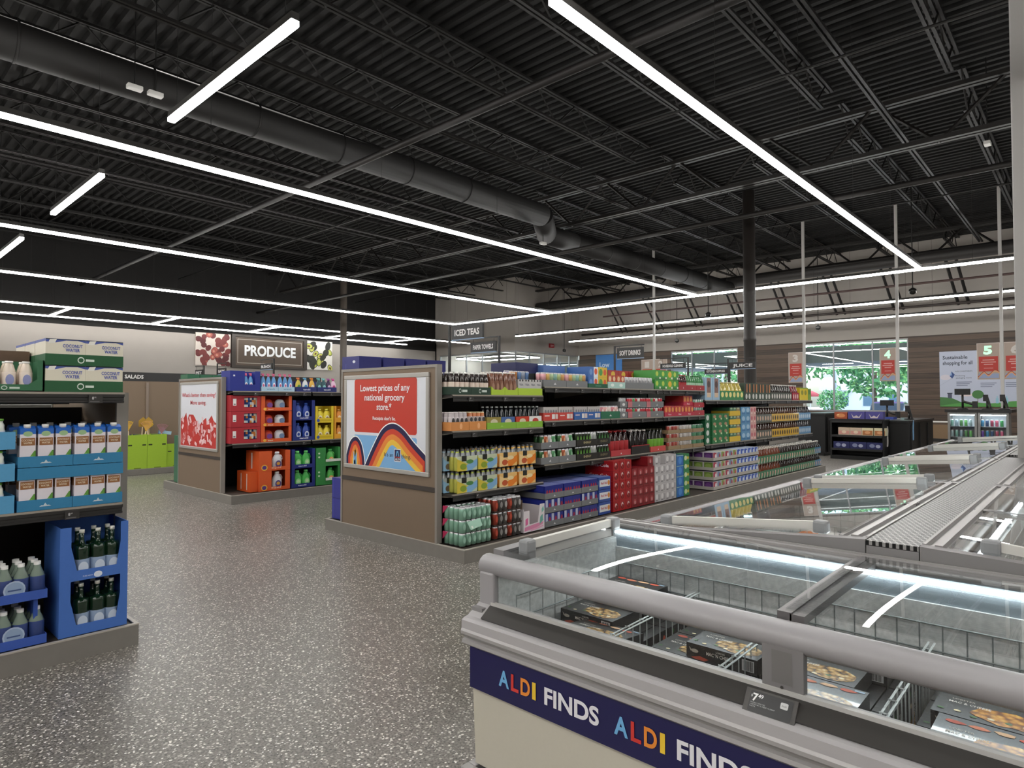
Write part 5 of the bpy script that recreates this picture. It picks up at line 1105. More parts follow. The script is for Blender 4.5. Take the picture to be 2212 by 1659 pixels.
carton('sky', .19, .33, .144, '#5f9bc9', front=[('e', .5, .6, .35, .28, '#a9cbe3'), ('r', .1, .1, .9, .3, '#3f78ad')], name='water_box'); grid('sky', 10.84, 11.22, 2, 4, YF, .806, .146, 'sky blue drink box', MF, 'drink box', 'sky blue boxes')
carton('pnk', .13, .33, .144, '#e0a9a2', front=[('e', .5, .6, .3, .25, '#c8606a'), ('e', .5, .2, .2, .1, '#f0dcd2')], name='pink_box'); grid('pnk', 11.23, 11.49, 2, 4, YF, .806, .146, 'pink drink box', MF, 'drink box', 'pink boxes')
for k, gl, sl_, c2, nm in (('mdk', ['#3a241c'], '#5d5f58', '#d9b59a', 'grey-sleeved'), ('mye', ['#4a2a18'], '#e0b02c', '#3b2417', 'yellow-sleeved'), ('mbl', ['#3b3a40'], '#5b93c4', '#d9e2e9', 'blue-sleeved')):
    multipack(k, 3, 2, .060, .285, gl, sl_, '#d5cfc6', sleeve=sl_, sh=(.0, .52), sart=[('e', .18 + .32 * i, .5, .09, .3, c2) for i in range(3)], name='iced_tea_bottle_pack', shoulder=.62, cap_h=.07)
for j in range(2):
    for i in range(8):
        k, nm = (('mdk', 'grey-sleeved'), ('mye', 'yellow-sleeved'), ('mbl', 'blue-sleeved'))[0 if i < 2 else 1 if i < 6 else 2]
        place(k, (11.52 + .368 * i, YF + .01, .806 + .29 * j), J(nm, 'bottle pack,', ('lower', 'upper')[j], ORD[i], 'from left,', MF), 'bottle pack', 'sleeved bottle packs on the far middle shelf')
carton('bbx', .26, .34, .36, '#9cc0dc', front=[('r', .25, .12, .78, .97, '#8f6a60'), ('r', .25, .12, .78, .32, '#e0c2a2'), ('e', .5, .7, .2, .15, '#4f3a3a')], left=[('r', 0, 0, 1, 1, '#a9cbe4')], name='light_blue_carton')
grid('bbx', 9.47, 10.01, 2, 1, YF, 1.506, .1, 'tall light blue carton', TF, 'carton')
multipack('yjg', 2, 3, .075, .30, ['#c2b04a'], ['#d7c96a'], '#dcd0a0', sleeve='#3f8f55', sh=(0, .5), sart=[('e', .25, .6, .17, .3, '#f0e08a'), ('e', .75, .6, .17, .3, '#f0e08a')], name='lemonade_bottle_pack'); grid('yjg', 10.03, 10.95, 3, 1, YF + .005, 1.506, .1, 'green-sleeved pack of yellow bottles', TF, 'bottle pack')
carton('dgb', .30, .34, .30, '#3d4f44', front=[('r', .14, .45, .44, .95, '#15120f'), ('r', .30, .45, .44, .95, '#c07a45'), ('r', .58, .45, .88, .95, '#c07a45'), ('r', .58, .45, .7, .95, '#15120f'), ('e', .29, .22, .14, .16, '#d6d6cf'), ('e', .73, .22, .14, .16, '#d6d6cf')], name='dark_green_carton'); grid('dgb', 10.98, 12.2, 4, 1, YF, 1.506, .1, 'dark green carton with cut-out bottles', TF, 'carton')
multipack('dkj', 3, 2, .060, .30, ['#1e1714'], '#4a5048', '#e6e0da', sleeve='#4a5048', sh=(0, .5), sart=[('e', .18 + .32 * i, .5, .09, .32, '#e0dcd4') for i in range(3)], name='dark_juice_bottle_pack'); grid('dkj', 12.22, 13.32, 3, 1, YF + .005, 1.506, .1, 'dark bottle pack with white caps', TF, 'bottle pack')
multipack('crj', 3, 2, .060, .30, ['#7a1d2a'], '#b3273c', '#e6e0da', sleeve='#b3273c', sh=(0, .5), sart=[('e', .18 + .32 * i, .5, .08, .32, '#f0dcd4') for i in range(3)], name='red_juice_bottle_pack'); place('crj', (13.36, YF + .005, 1.506), 'crimson bottle pack, top shelf, far bays, beside the yellow box', 'bottle pack')
carton('yll', .50, .34, .26, '#e3c81f', front=[('e', .3, .6, .14, .2, '#8a8a1f'), ('e', .7, .6, .14, .2, '#8a8a1f'), ('r', 0, .9, 1, 1, '#8fae2c')], name='yellow_drink_box'); place('yll', (13.78, YF, 1.506), 'yellow drink box near the far end of the top shelf', 'drink box')
carton('gll', .19, .34, .24, '#76a33a', front=[('r', .1, .5, .9, .9, '#4f7f35')], name='green_drink_box'); place('gll', (14.29, YF, 1.506), 'green drink box closing the far end of the top shelf', 'drink box')
# navy boxes on the far side of the drinks run
carton('nvy', .30, .34, .41, '#25297a', front=[], left=[('e', .70, .85, .08, .04, '#d8dbe8'), ('r', .18, .18, .25, .8, '#2f3488')], name='navy_box')
for i in range(4): place('nvy', (4.12 + .33 * i, 6.12, 1.59), J('tall navy blue box behind the rainbow poster,', ORD[i], 'from the poster end'), 'box', 'navy boxes behind the poster')
b = MB(); b.box(4.12, 5.4, 6.10, 6.46, 1.401, 1.588, M('#4b3a2c', .7)); tag(b.obj('stock_box'), 'brown stock box carrying the navy boxes, far side of the drinks run', 'box')
carton('nvd', .45, .24, .235, '#2a2f96', left=[('r', .1, .05, .14, .95, '#3a3fae')], name='navy_box')
for j in range(2): place('nvd', (4.10, 6.385, .131 + .237 * j), J('navy blue box on the plinth left of the rainbow poster,', ('lower', 'upper')[j]), 'box', 'navy boxes on the plinth')
# ================================================================ LAUNDRY RUN (poster with receipts)
LT, LM, LB = 'top shelf, laundry run', 'lower shelf, laundry run', 'plinth, laundry run'
def jug(key, w, h, col, cap, lab, lab2=None, spray=False, name='detergent_jug'):
    def f():
        c = M(col, .35); b = MB(); d = w * .6
        b.lathe(0, d / 2, 0, [(w * .47, 0, c), (w * .5, h * .05, c), (w * .5, h * .5, c), (w * .42, h * .68, c), (w * .2, h * .86, c), (w * .17, h * .9, c)], 14, sx=1, sy=.6); o = b.obj(name)
        b = MB()
        if not spray:
            pts = [(w * .40, h * .45), (w * .52, h * .62), (w * .40, h * .78), (w * .15, h * .82)]
            for p, q in zip(pts, pts[1:]): b.tube((p[0], d / 2, p[1]), (q[0], d / 2, q[1]), w * .065, c, 7)
            b.obj('handle', o)
        b = MB(); b.lathe(0, d / 2, h * .88, [(w * .22, 0, M(cap, .4)), (w * .2, h * .12, M(cap, .4))], 12)
        if spray: b.box(-w * .35, w * .15, d / 2 - .012, d / 2 + .012, h * .98, h * 1.06, M(cap, .4)); b.obj('spray_head', o)
        else: b.obj('cap', o)
        b = MB(); pl = FRONT(0, 0, 0, d / 2 - w * .305); b.ell(pl, 0, h * .32, w * .3, h * .2, M(lab, .4), 0)
        if lab2: b.ell(pl, 0, h * .34, w * .18, h * .09, M(lab2, .4), .001)
        b.obj('paper_label', o); return o
    proto(key, f)
def winbox(key, w, d, h, col, x0, x1, z0, z1=None, items=(), name='display_carton', solid_left=()):
    """carton with a cut-out window in its front showing the goods"""
    def f():
        c = M(col, .55, noise=.04, scale=50); b = MB(); t = .004; z1_ = z1 or h
        b.box(0, w, 0, d, 0, t, c); b.box(0, t, 0, d, t, h, c); b.box(w - t, w, 0, d, t, h, c); b.box(t, w - t, d - t, d, t, h, c)
        for p in ((0, w, 0, z0), (0, x0, z0, h), (x1, w, z0, h)) + (((x0, x1, z1_, h),) if z1 else ()): b.box(p[0], p[1], -t, 0, p[2], p[3], c)
        art(b, FRONT(0, 0, 0, -t), w, h, items); art(b, LEFTP(0, d), d, h, solid_left); return b.obj(name)
    proto(key, f)
GY = 9.43
winbox('bw', .46, .30, .30, '#1f2d8c', .22, .38, .10, items=[('r', .1, .72, .16, .8, '#d8dae6')]); place('bw', (4.12, GY, 1.641), 'royal blue carton with a cut-out window, left end of the laundry top shelf', 'carton')
jug('spr', .075, .25, '#5a9ad6', '#e0638c', '#e6ecf2', '#d8608a', spray=True, name='spray_bottle')
for i in range(2): place('spr', (4.375 + .075 * i, GY + .02, 1.647), J('blue spray bottle with pink head,', ('left', 'right')[i], 'in the royal blue carton'), 'spray bottle')
winbox('pb', .27, .30, .07, '#a9cbe0', .02, .03, .069, items=[('t', 'wash', .55, .35, .3, .5, '#5f8fb5')])
for i in range(2):
    place('pb', (4.60 + .275 * i, GY, 1.641), J('pale blue tray of spray bottles,', ('left', 'right')[i], LT), 'tray', 'pale blue trays')
    for j in range(3): place('spr', (4.65 + .275 * i + .085 * j, GY + .03, 1.647), J('blue spray bottle,', nth(j, 3), 'in the', ('left', 'right')[i], 'pale blue tray'), 'spray bottle', 'spray bottles in pale blue trays')
winbox('nb', .355, .30, .075, '#1d2a70', .02, .03, .074, items=[('t', 'tandil', .5, .3, .35, .35, '#d9dcea')], name='navy_tray')
for i in range(2): place('nb', (5.18 + .37 * i, GY, 1.641), J('navy tray of cleaning bottles,', ('left', 'right')[i], LT), 'tray', 'navy trays')
for k, c, cp, l in (('cg', '#c9b43a', '#e0763a', '#4f8f3f'), ('cw', '#dfe4e8', '#5fa9d0', '#3f8fc9'), ('cy', '#e8b23a', '#e38b2e', '#f0e6d0'), ('ct', '#24545c', '#6cc0c0', '#8fd0d0'), ('cp', '#3a2350', '#a8509f', '#d9b0d8'), ('ck', '#e3b8d3', '#e0489a', '#c93a86')): jug(k, .095, .205, c, cp, l, spray=True, name='cleaning_bottle')
for i, k in enumerate(('cg', 'cw', 'cy')): place(k, (5.235 + .12 * i, GY + .02, 1.647), J(('green and orange', 'white and blue', 'yellow and orange')[i], 'cleaning bottle in the left navy tray'), 'bottle')
for i, k in enumerate(('ct', 'ct', 'cp', 'ck')): place(k, (5.60 + .09 * i, GY + .02, 1.647), J(('teal-capped', 'teal-capped', 'purple', 'pink')[i], 'cleaning bottle,', nth(i, 4), 'in the right navy tray'), 'bottle')
winbox('redx', .455, .34, .235, '#b5232f', .20, .40, .055, .205, items=[('r', .07, .35, .18, .78, '#ece8e6'), ('r', .09, .4, .16, .47, '#77706e')], name='red_carton')
def pouch():
    r = random.Random(3); b = MB(); cs = ('#3d66a8', '#e6dfd0', '#c9dbe6', '#e0873a', '#263f7a', '#f0ece0')
    for i in range(7):
        for j in range(4): b.face([(.03 * i, .01 + .01 * ((i + j) % 2), .035 * j), (.03 * i + .03, .01 + .01 * ((i + j + 1) % 2), .035 * j), (.03 * i + .03, .01 + .01 * ((i + j) % 2), .035 * j + .035), (.03 * i, .01 + .01 * ((i + j + 1) % 2), .035 * j + .035)], M(r.choice(cs), .25), True)
    b.box(0, .21, .03, .25, 0, .13, M('#3d66a8', .4)); return b.obj('washing_pod_bag')
proto('pouch', pouch)
winbox('orx', .50, .34, .235, '#e0561f', .06, .45, .05, items=[('e', .12, .11, .05, .09, '#f0b43a'), ('t', '3in1', .3, .06, .07, .16, '#f5e6d0')], name='orange_carton')
def tub(key, c, l):
    def f():
        b = MB(); m = M(c, .35); b.lathe(0, .075, 0, [(.075, 0, m), (.08, .03, m), (.08, .12, m), (.06, .155, m), (.03, .17, m)], 14, sx=1, sy=.8); b.ell(FRONT(0, 0, 0, .0), 0, .08, .045, .04, M(l, .4), .0115); return b.obj('washing_pod_tub')
    proto(key, f)
tub('tubo', '#c8371f', '#7a3f8c'); tub('tubw', '#d3d6da', '#6c84a8')
for j in range(3):
    lv = lvl(j, 3)
    place('redx', (4.135, GY, .861 + .24 * j), J('red carton with a window,', lv, 'of three,', LM), 'carton', 'red cartons'); place('pouch', (4.35, GY + .02, .922 + .24 * j), J('shiny bag of washing pods in the', lv, 'red carton'), 'bag')
    place('orx', (4.60, GY, .861 + .24 * j), J('orange carton of washing pods,', lv, 'of three,', LM), 'carton', 'orange cartons')
    for i, k in enumerate(('tubo', 'tubw')): place(k, (4.745 + .2 * i, GY + .02, .867 + .24 * j), J(('red', 'white')[i], 'washing pod tub in the', lv, 'orange carton,', 'lower shelf'), 'tub')
winbox('dbx', .385, .34, .32, '#1b2c7d', .05, .33, .06, items=[('t', 'tandil', .5, .08, .07, .4, '#dfe2ee')], name='blue_carton'); jug('jdb', .13, .27, '#1c3fa0', '#2b55b8', '#c9d2e6', '#1c3fa0')
winbox('ylx', .33, .34, .27, '#e3c51f', .04, .29, .075, items=[('r', .05, .08, .9, .2, '#cfae14'), ('e', .15, .14, .08, .1, '#3a58a8')], name='yellow_carton'); jug('jye', .125, .22, '#ecd52e', '#f0e04a', '#f0ead0', '#a9803a')
winbox('amb', .25, .34, .27, '#e8a01f', .03, .22, .08, name='amber_carton'); jug('jam', .11, .21, '#e8902a', '#f0b04a', '#f5dcae')
for j in range(2):
    lv = ('lower', 'upper')[j]
    place('dbx', (5.12, GY, .861 + .322 * j), J('dark blue detergent carton,', lv, LM), 'carton'); place('ylx', (5.52, GY, .861 + .272 * j), J('yellow detergent carton,', lv, LM), 'carton'); place('amb', (5.87, GY, .861 + .272 * j), J('amber detergent carton by the rainbow poster,', lv), 'carton')
    for i in range(2):
        place('jdb', (5.235 + .145 * i, GY + .02, .867 + .322 * j), J('dark blue detergent jug,', ('left', 'right')[i], 'in the', lv, 'dark blue carton'), 'jug')
        place('jye', (5.62 + .13 * i, GY + .02, .867 + .272 * j), J('yellow detergent jug,', ('left', 'right')[i], 'in the', lv, 'yellow carton'), 'jug')
    place('jam', (5.98, GY + .02, .867 + .272 * j), J('amber jug in the', lv, 'amber carton'), 'jug')
GB = 9.30
winbox('ob', .50, .42, .30, '#e0561f', .20, .42, .055, items=[('e', .17, .17, .10, .15, '#f0b43a'), ('e', .17, .17, .07, .10, '#5f3f8c'), ('t', 'liquid', .55, .1, .07, .3, '#f5d0b0')], name='orange_carton', solid_left=[('r', .4, .1, .5, .9, '#dcd3cd')]); jug('jwh', .16, .27, '#dadbe0', '#e9e9ec', '#5c4a8c', '#e0a03a')
winbox('db2', .40, .42, .30, '#1b2c7d', .05, .35, .06, items=[('t', 'tandil', .45, .08, .07, .35, '#dfe2ee')], name='blue_carton'); jug('jgr', .15, .26, '#3fb54a', '#62cf6a', '#8fdc8a', '#c9e8b0')
winbox('gb2', .44, .42, .30, '#2f8a3f', .17, .40, .07, items=[('e', .12, .7, .04, .05, '#d0e8c8'), ('e', .12, .5, .04, .05, '#d0e8c8')], name='green_carton'); jug('jg2', .15, .26, '#4cb84a', '#2f9a3f', '#f0a060', '#e8e0a0')
for j in range(2):
    lv = ('lower', 'upper')[j]; z = .131 + .302 * j
    place('ob', (4.51, GB, z), J('large orange detergent carton,', lv, LB), 'carton'); place('jwh', (4.83, GB + .02, z + .006), J('white detergent jug in the', lv, 'large orange carton'), 'jug')
    place('db2', (5.04, GB, z), J('dark blue carton of green jugs,', lv, LB), 'carton'); place('gb2', (5.46, GB, z), J('green detergent carton,', lv, LB), 'carton')
    for i in range(2):
        place('jgr', (5.165 + .15 * i, GB + .02, z + .006), J('bright green jug,', ('left', 'right')[i], 'in the', lv, 'dark blue carton, plinth'), 'jug')
    place('jg2', (5.75, GB + .02, z + .006), J('green jug in the', lv, 'green carton, plinth'), 'jug')
    b = MB(); b.box(5.63, 5.93, GB - .02, GB - .0055, z + .07, z + .11, M('#d6dcd2', .5)); tag(b.obj('price_card'), J('white card strip on the', lv, 'green carton, plinth of the laundry run'), 'card')
carton('obs', .12, .42, .30, '#e0561f', left=[('r', .3, .1, .36, .9, '#dcd3cd'), ('r', .75, .1, .81, .9, '#dcd3cd')], name='orange_carton'); place('obs', (4.385, GB + .03, .131), 'narrow orange carton at the left end of the laundry plinth', 'carton')
carton('grb', .19, .3, .33, '#2a6b4a', name='green_box')
for i in range(5): place('grb', (4.12 + .2 * i, 11.02, 1.60 - .0), J('dark green box behind the receipts poster,', ORD[i], 'from its left'), 'box', 'green boxes behind the receipts poster')
b = MB(); b.box(4.12, 5.12, 10.98, 11.36, 1.502, 1.598, M('#1d4a35', .6)); tag(b.obj('stock_box'), 'low green stock box carrying the dark green boxes, far side of the laundry run', 'box')
carton('grc', .3, .30, .78, '#2a6b4a', name='green_box'); place('grc', (4.12, 11.26, .131), 'tall dark green box on the plinth, left of the receipts poster', 'box')
for i in range(4):
    carton('nvl', .30, .3, .20, '#20266e', name='navy_box'); place('nvl', (5.15 + .32 * i, 10.6, 1.641), J('navy box in the rear of the laundry top shelf,', ORD[i]), 'box', 'navy boxes on the laundry top shelf')
# ================================================================ LIME BOXES
def limebox(key, w, h, slots=True):
    def f():
        b = MB(); c = M('#9fc42c', .55, noise=.04, scale=30); t = .006; d = .38
        b.box(0, w, 0, t, 0, h, c); b.box(0, w, d - t, d, 0, h, c); b.box(0, t, t, d - t, 0, h, c); b.box(w - t, w, t, d - t, 0, h, c); b.box(t, w - t, t, d - t, .0, .008, c)
        if slots:
            for a in (.02, w - .09): b.rect(FRONT(), a, h * .68, a + .07, h * .72, '#1d2410')
            b.rect(FRONT(), w * .35, 0, w * .7, .02, '#6b8420')
        return b.obj('lime_box')
    proto(key, f)
limebox('lb1', .365, .68); limebox('lb2', .36, .45)
place('lb1', (4.19, 14.22, .126), 'tall lime green cardboard bin of yellow and grey brushes, left of the pair', 'bin'); place('lb1', (4.56, 14.22, .126), 'tall lime green cardboard bin of steel-blue tools, right of the pair', 'bin'); place('lb2', (4.94, 14.26, .126), 'lower lime green bin beside the tall pair', 'bin')
def tool(key, kind, col, L_=.75):
    def f():
        b = MB(); H = M('#cbb58e', .6); c = M(col, .4, .3 if kind == 's' else 0); root = empty('garden_tool')
        b.tube((0, 0, 0), (0, 0, L_), .012, H, 8); b.obj('handle', root); b = MB()
        if kind == 'f':
            for i in range(9): a = (i - 4) * .13; b.tube((0, 0, L_), (.22 * math.sin(a), 0, L_ + .2 * math.cos(a)), .006, c, 5); 
            for q, t_ in ((.12, .1), (.19, .17)):
                for i in range(8): a, e = (i - 4) * .13, (i - 3) * .13; b.tube((q * math.sin(a), 0, L_ + q * math.cos(a)), (q * math.sin(e), 0, L_ + q * math.cos(e)), .005, c, 5)
        elif kind == 's':
            b.extr([(-.07, L_), (.07, L_), (.08, L_ + .12), (.0, L_ + .2), (-.08, L_ + .12)], 'y', -.012, .012, c)
        else: b.box(-.11, .11, -.02, .02, L_, L_ + .07, c)
        b.obj('tool_head', root); return root
    proto(key, f)
tool('fy', 'f', '#e6b52f'); tool('fo', 'f', '#d9a06a'); tool('ss', 's', '#7c99b5', .62); tool('br', 'b', '#47525e', .6); tool('sp', 's', '#c39a3a', .82); tool('pk', 'f', '#a8757a', .68); tool('lt', 'b', '#a9cfe6', .66)
for i, (k, x, a, t) in enumerate((('fy', 4.32, -.10, 'yellow fan rake, leftmost, in the left lime bin'), ('fy', 4.42, .22, 'yellow fan rake leaning right in the left lime bin'), ('br', 4.25, -.05, 'dark broom head behind the yellow rakes, left lime bin'), ('sp', 4.50, .05, 'tall gold trowel in the left lime bin'), ('br', 4.38, .1, 'dark broom head, right one in the left lime bin'),
    ('fo', 4.70, -.12, 'orange tan fan rake, left in the right lime bin'), ('sp', 4.66, -.02, 'tall gold trowel in the right lime bin'), ('ss', 4.74, .25, 'steel shovel blade leaning in the right lime bin'), ('pk', 4.80, .10, 'dusty pink fan rake in the right lime bin'), ('br', 4.80, .0, 'dark broom head in the right lime bin'), ('lt', 4.87, .14, 'pale blue scrubbing brush, rightmost in the right lime bin'))):
    place(k, (x, 14.36 + .035 * (i % 4), .14), t, 'garden tool', 'tools in the lime bins', tilt=(0, a, 0))
# ================================================================ WALL SIGN, COOLER, WALL LETTERING
YW = 26.3
b = MB(); b.box(11.63, 14.75, YW - .09, YW, 2.93, 4.17, M('#57493d', .6)); pl = FRONT(0, 11.63, 2.93, YW - .09); FRM = M('#3a322c', .5)
b.box(11.50, 11.66, YW - .13, YW, 2.86, 4.24, FRM); b.box(14.72, 14.88, YW - .13, YW, 2.86, 4.24, FRM); b.box(11.66, 14.72, YW - .13, YW, 4.14, 4.24, FRM); b.box(11.66, 14.72, YW - .13, YW, 2.86, 2.96, FRM)
for q in ((.12, .12, 3.0, .14), (.12, 1.10, 3.0, 1.12), (.12, .14, .14, 1.10), (2.98, .14, 3.0, 1.10)): b.rect(pl, *q, '#b5aca0')
b.text(pl, 'PRODUCE', 1.56, .46, .42, '#e6e8ea', w=2.3, bold=.035, off=.01, res=3); o = b.obj('produce_sign'); tag(o, 'brown wall sign reading PRODUCE in white capitals', 'sign')
def photo_panel(name, x0, x1, bg, blobs, label):
    b = MB(); b.box(x0, x1, YW - .05, YW, 2.9, 4.2, M(bg, .5)); pl = FRONT(0, x0, 2.9, YW - .05); w = x1 - x0; r = random.Random(4)
    for k in range(blobs[0]):
        u, v = r.uniform(.06, w - .06), r.uniform(.06, 1.24); col = r.choice(blobs[1]); ra, rb_ = r.uniform(*blobs[2]), r.uniform(*blobs[3]); ang = r.uniform(0, PI)
        P_ = lambda s_: [(min(max(u + s_ * (ra * math.cos(t) * math.cos(ang) - rb_ * math.sin(t) * math.sin(ang)), .0), w), min(max(v + s_ * (ra * math.cos(t) * math.sin(ang) + rb_ * math.sin(t) * math.cos(ang)), 0), 1.3)) for t in [2 * PI * i / 14 for i in range(14)]]
        b.poly(pl, P_(1), M(col, .5), .001 + k * .0002)
        if col in blobs[4]:
            b.poly(pl, P_(.82), M(blobs[4][col][0], .5), .001 + k * .0002 + .0001); b.poly(pl, P_(.35), M(blobs[4][col][1], .5), .001 + k * .0002 + .00015)
    tag(b.obj(name), label, 'picture')
photo_panel('fruit_picture', 10.1, 11.48, '#d9cdc2', (46, ('#6b2325', '#7c2f2c', '#5a1c20', '#8a3b33'), (.10, .15), (.10, .13), {'#8a3b33': ('#b5584a', '#d09078')}), 'wall picture of dark red fruit on a pale cloth, left of the PRODUCE sign')
photo_panel('avocado_picture', 14.9, 16.2, '#e3e0d8', (24, ('#22241c', '#2c2f22', '#3b4a1c', '#3a4820', '#3b4a1c'), (.17, .22), (.12, .15), {'#3b4a1c': ('#c6c95a', '#6b4424'), '#3a4820': ('#b9c04c', '#c9cf6e')}), 'wall picture of whole and halved avocados, right of the PRODUCE sign')
cool = empty('wall_cooler', (3.0, 25.2, 0)); tag(cool, 'black-topped salad cooler against the produce wall, mostly hidden behind the brown panels', 'cooler')
b = MB(); b.box(0, 12, 0, .25, 2.12, 2.5, BLK2); b.box(0, 12, .25, 1.05, 2.4, 2.5, BLK2); b.text(FRONT(0, 0, 0, 0), 'SALADS', 4.62, 2.28, .13, '#ece9e6', w=.6, bold=.03, off=.004); b.obj('canopy', cool)
b = MB(); b.box(0, 12, .95, 1.05, 0, 2.4, M('#b9b9b6', .5)); b.box(0, 12, .05, .95, 0, .45, BLK2); b.obj('cabinet', cool)
for z in (.9, 1.35, 1.8): b = MB(); b.box(0, 12, .35, .94, z, z + .03, M('#a7a7a4', .4)); b.obj('shelf', cool)
b = MB(); b.box(0, 12, .28, .33, 2.33, 2.37, LEDW); b.obj('light_tube', cool)
r = random.Random(9)
for i in range(12):
    x = 7.0 + .2 * i; k = 'sal%d' % (i % 4); carton(k, .17, .2, .22 + .03 * (i % 3), ('#c9422e', '#e0ded6', '#c23a2c', '#5f8f3f')[i % 4], name='salad_tub'); place(k, (x, 25.62, 1.831), J(('red', 'white', 'crimson', 'green')[i % 4], 'salad tub,', ORD[i], 'from left on the top shelf of the wall cooler'), 'tub', 'salad tubs in the wall cooler')
# ================================================================ AISLE SIGNS
def aisle_sign(x, y, ztop, zbase, text, side, w, h, label, zs=None, col='#1b1a1b', arm=True):
    """pole on the shelving with an arm; the board faces the poster end (-x); side -1: board hangs to the right (towards -y)"""
    root = empty('aisle_sign', (x, y, zbase)); tag(root, label, 'sign', 'aisle signs'); P_ = MB()
    P_.box(-.012, .012, -.012, .012, 0, ztop - zbase, BLK2); P_.obj('pole', root)
    e = side * (w + .06); P_ = MB(); a, c = sorted((0, e)); P_.box(-.008, .008, a, c, ztop - zbase - .016, ztop - zbase, BLK2); P_.obj('arm', root)
    z0 = (zs if zs is not None else ztop - .07 - h) - zbase; a, c = sorted((side * .05, side * (w + .05)))
    P_ = MB(); P_.box(-.012, .012, a, c, z0, z0 + h, M(col, .4)); P_.box(-.013, .013, a, c, z0 - .012, z0 - .0005, M('#8fa9c9', .4)); pl = LEFTP(-.012, c, z0)
    if text: P_.text(pl, text, w / 2, h * .28, h * .46, '#e6e4e2', w=w * .8, bold=.03, off=.002)
    P_.obj('sign_board', root)
    for q in (a + .04, c - .04): P_ = MB(); P_.tube((0, q, z0 + h), (0, q, ztop - zbase - .014), .003, BLK2, 4); P_.obj('hanger', root)
aisle_sign(4.92, 5.50, 2.36, 1.66, 'ICED TEAS', -1, .50, .15, 'black hanging sign reading ICED TEAS above the rainbow poster end', 2.19)
aisle_sign(5.85, 5.60, 2.32, 1.66, 'PAPER TOWELS', 1, .46, .13, 'black hanging sign reading PAPER TOWELS above the drinks run', 2.13)
aisle_sign(8.32, 5.50, 2.34, 1.66, 'SOFT DRINKS', -1, .46, .16, 'black hanging sign reading SOFT DRINKS above the drinks run', 2.14)
aisle_sign(10.9, 5.60, 2.30, 1.66, 'HOUSEHOLD CLEANING', 1, .52, .10, 'small black sign reading HOUSEHOLD CLEANING above the drinks run', 2.1)
aisle_sign(12.4, 5.50, 2.34, 1.66, 'JUICE', -1, .50, .13, 'black hanging sign reading JUICE in front of the black column', 2.13)
aisle_sign(12.75, 5.62, 2.28, 1.66, 'KITCHEN SUPPLIES', 1, .50, .10, 'small black sign reading KITCHEN SUPPLIES above the drinks run', 2.06)
aisle_sign(5.3, 10.42, 2.22, 1.66, 'BLEACH', 1, .42, .10, 'small black sign reading BLEACH above the laundry run', 2.04)
aisle_sign(8.6, 10.42, 2.22, 1.66, 'DISH SOAP', -1, .42, .12, 'small black sign on the laundry run seen above the shakes', 2.02)
aisle_sign(6.0, 15.1, 2.3, 0.13, 'PET', 1, .42, .14, 'small black framed sign, left of two on the pale produce wall', 2.07)
aisle_sign(6.3, 15.1, 2.36, 0.13, 'BABY', -1, .42, .14, 'small black framed sign, right of two on the pale produce wall', 2.10)
aisle_sign(12.0, 10.5, 2.2, 1.66, 'SNACKS', 1, .45, .12, 'far small black sign above the shakes shelf', 1.98)
# ================================================================ BACK WALL POSTERS, LANE SIGNS, CHECKOUTS
b = MB(); b.box(27.57, 27.6, 1.2, 4.28, 1.28, 3.26, M('#b9c0d4', .5)); pl = LEFTP(27.57, 4.28, 1.28)
GR1, GR2, DKT = M('#3f7a3a', .5), M('#4f9a44', .5), M('#3a3f52', .5)
b.text(pl, 'Sustainable', .47, 1.70, .13, DKT, w=.74, bold=.02, off=.003); b.text(pl, 'shopping for all', .54, 1.50, .13, DKT, w=.88, bold=.02, off=.003)
b.text(pl, 'ALDI COMMITMENTS', .72, 1.23, .05, DKT, w=.50, off=.003); b.text(pl, 'Reducing', .62, 1.08, .05, DKT, w=.28, off=.003); b.text(pl, 'packaging waste', .72, 1.0, .05, DKT, w=.46, off=.003)
for i in range(3):
    for j in range(3): b.rect(pl, .50 + .7 * i, .86 - .06 * j - .05 * (i > 0), .95 + .7 * i - .06 * j, .885 - .06 * j - .05 * (i > 0), '#6f7690')
hill = lambda pts, m, off: [b.poly(pl, [(u0, 0), (u1, 0), (u1, v1), (u0, v0)], m, off) for (u0, v0), (u1, v1) in zip(pts, pts[1:])]
hill(curve([(0, .34), (.35, .30), (.7, .12), (.95, .0)]), GR1, .002); hill(curve([(0, .02), (.4, .10), (.9, .16), (1.5, .12), (2.2, .2), (3.07, .16)]), GR2, .003)
b.ell(pl, 1.12, .43, .17, .15, GR1, .004); b.rect(pl, 1.11, .12, 1.125, .3, '#6b5a3a', .0035); b.rect(pl, .24, .30, .36, .46, '#4a4f66', .004); b.rect(pl, .22, .46, .38, .49, '#33384a', .004)
b.ell(pl, .78, .42, .2, .06, '#d9c9c9', .0025); b.ell(pl, .18, 1.05, .16, .1, '#cfc9d3', .0025)
b.poly(pl, [(.30, 1.1), (.36, 1.26), (.46, 1.14), (.38, 1.0)], '#2f4a86', .004); b.poly(pl, [(.30, 1.1), (.36, 1.26), (.37, 1.12)], '#8fb0dc', .005); b.poly(pl, [(.37, 1.0), (.38, 1.01), (.01, .76), (.0, .75)], '#5a6076', .003)
for i in range(3): b.rect(pl, 1.62 + .13 * i, .12, 1.70 + .13 * i, .30, '#8fc3d6', .004); b.rect(pl, 1.645 + .13 * i, .30, 1.675 + .13 * i, .38, '#8fc3d6', .004)
tag(b.obj('wall_poster'), 'large pale blue poster reading Sustainable shopping for all on the wood wall', 'poster')
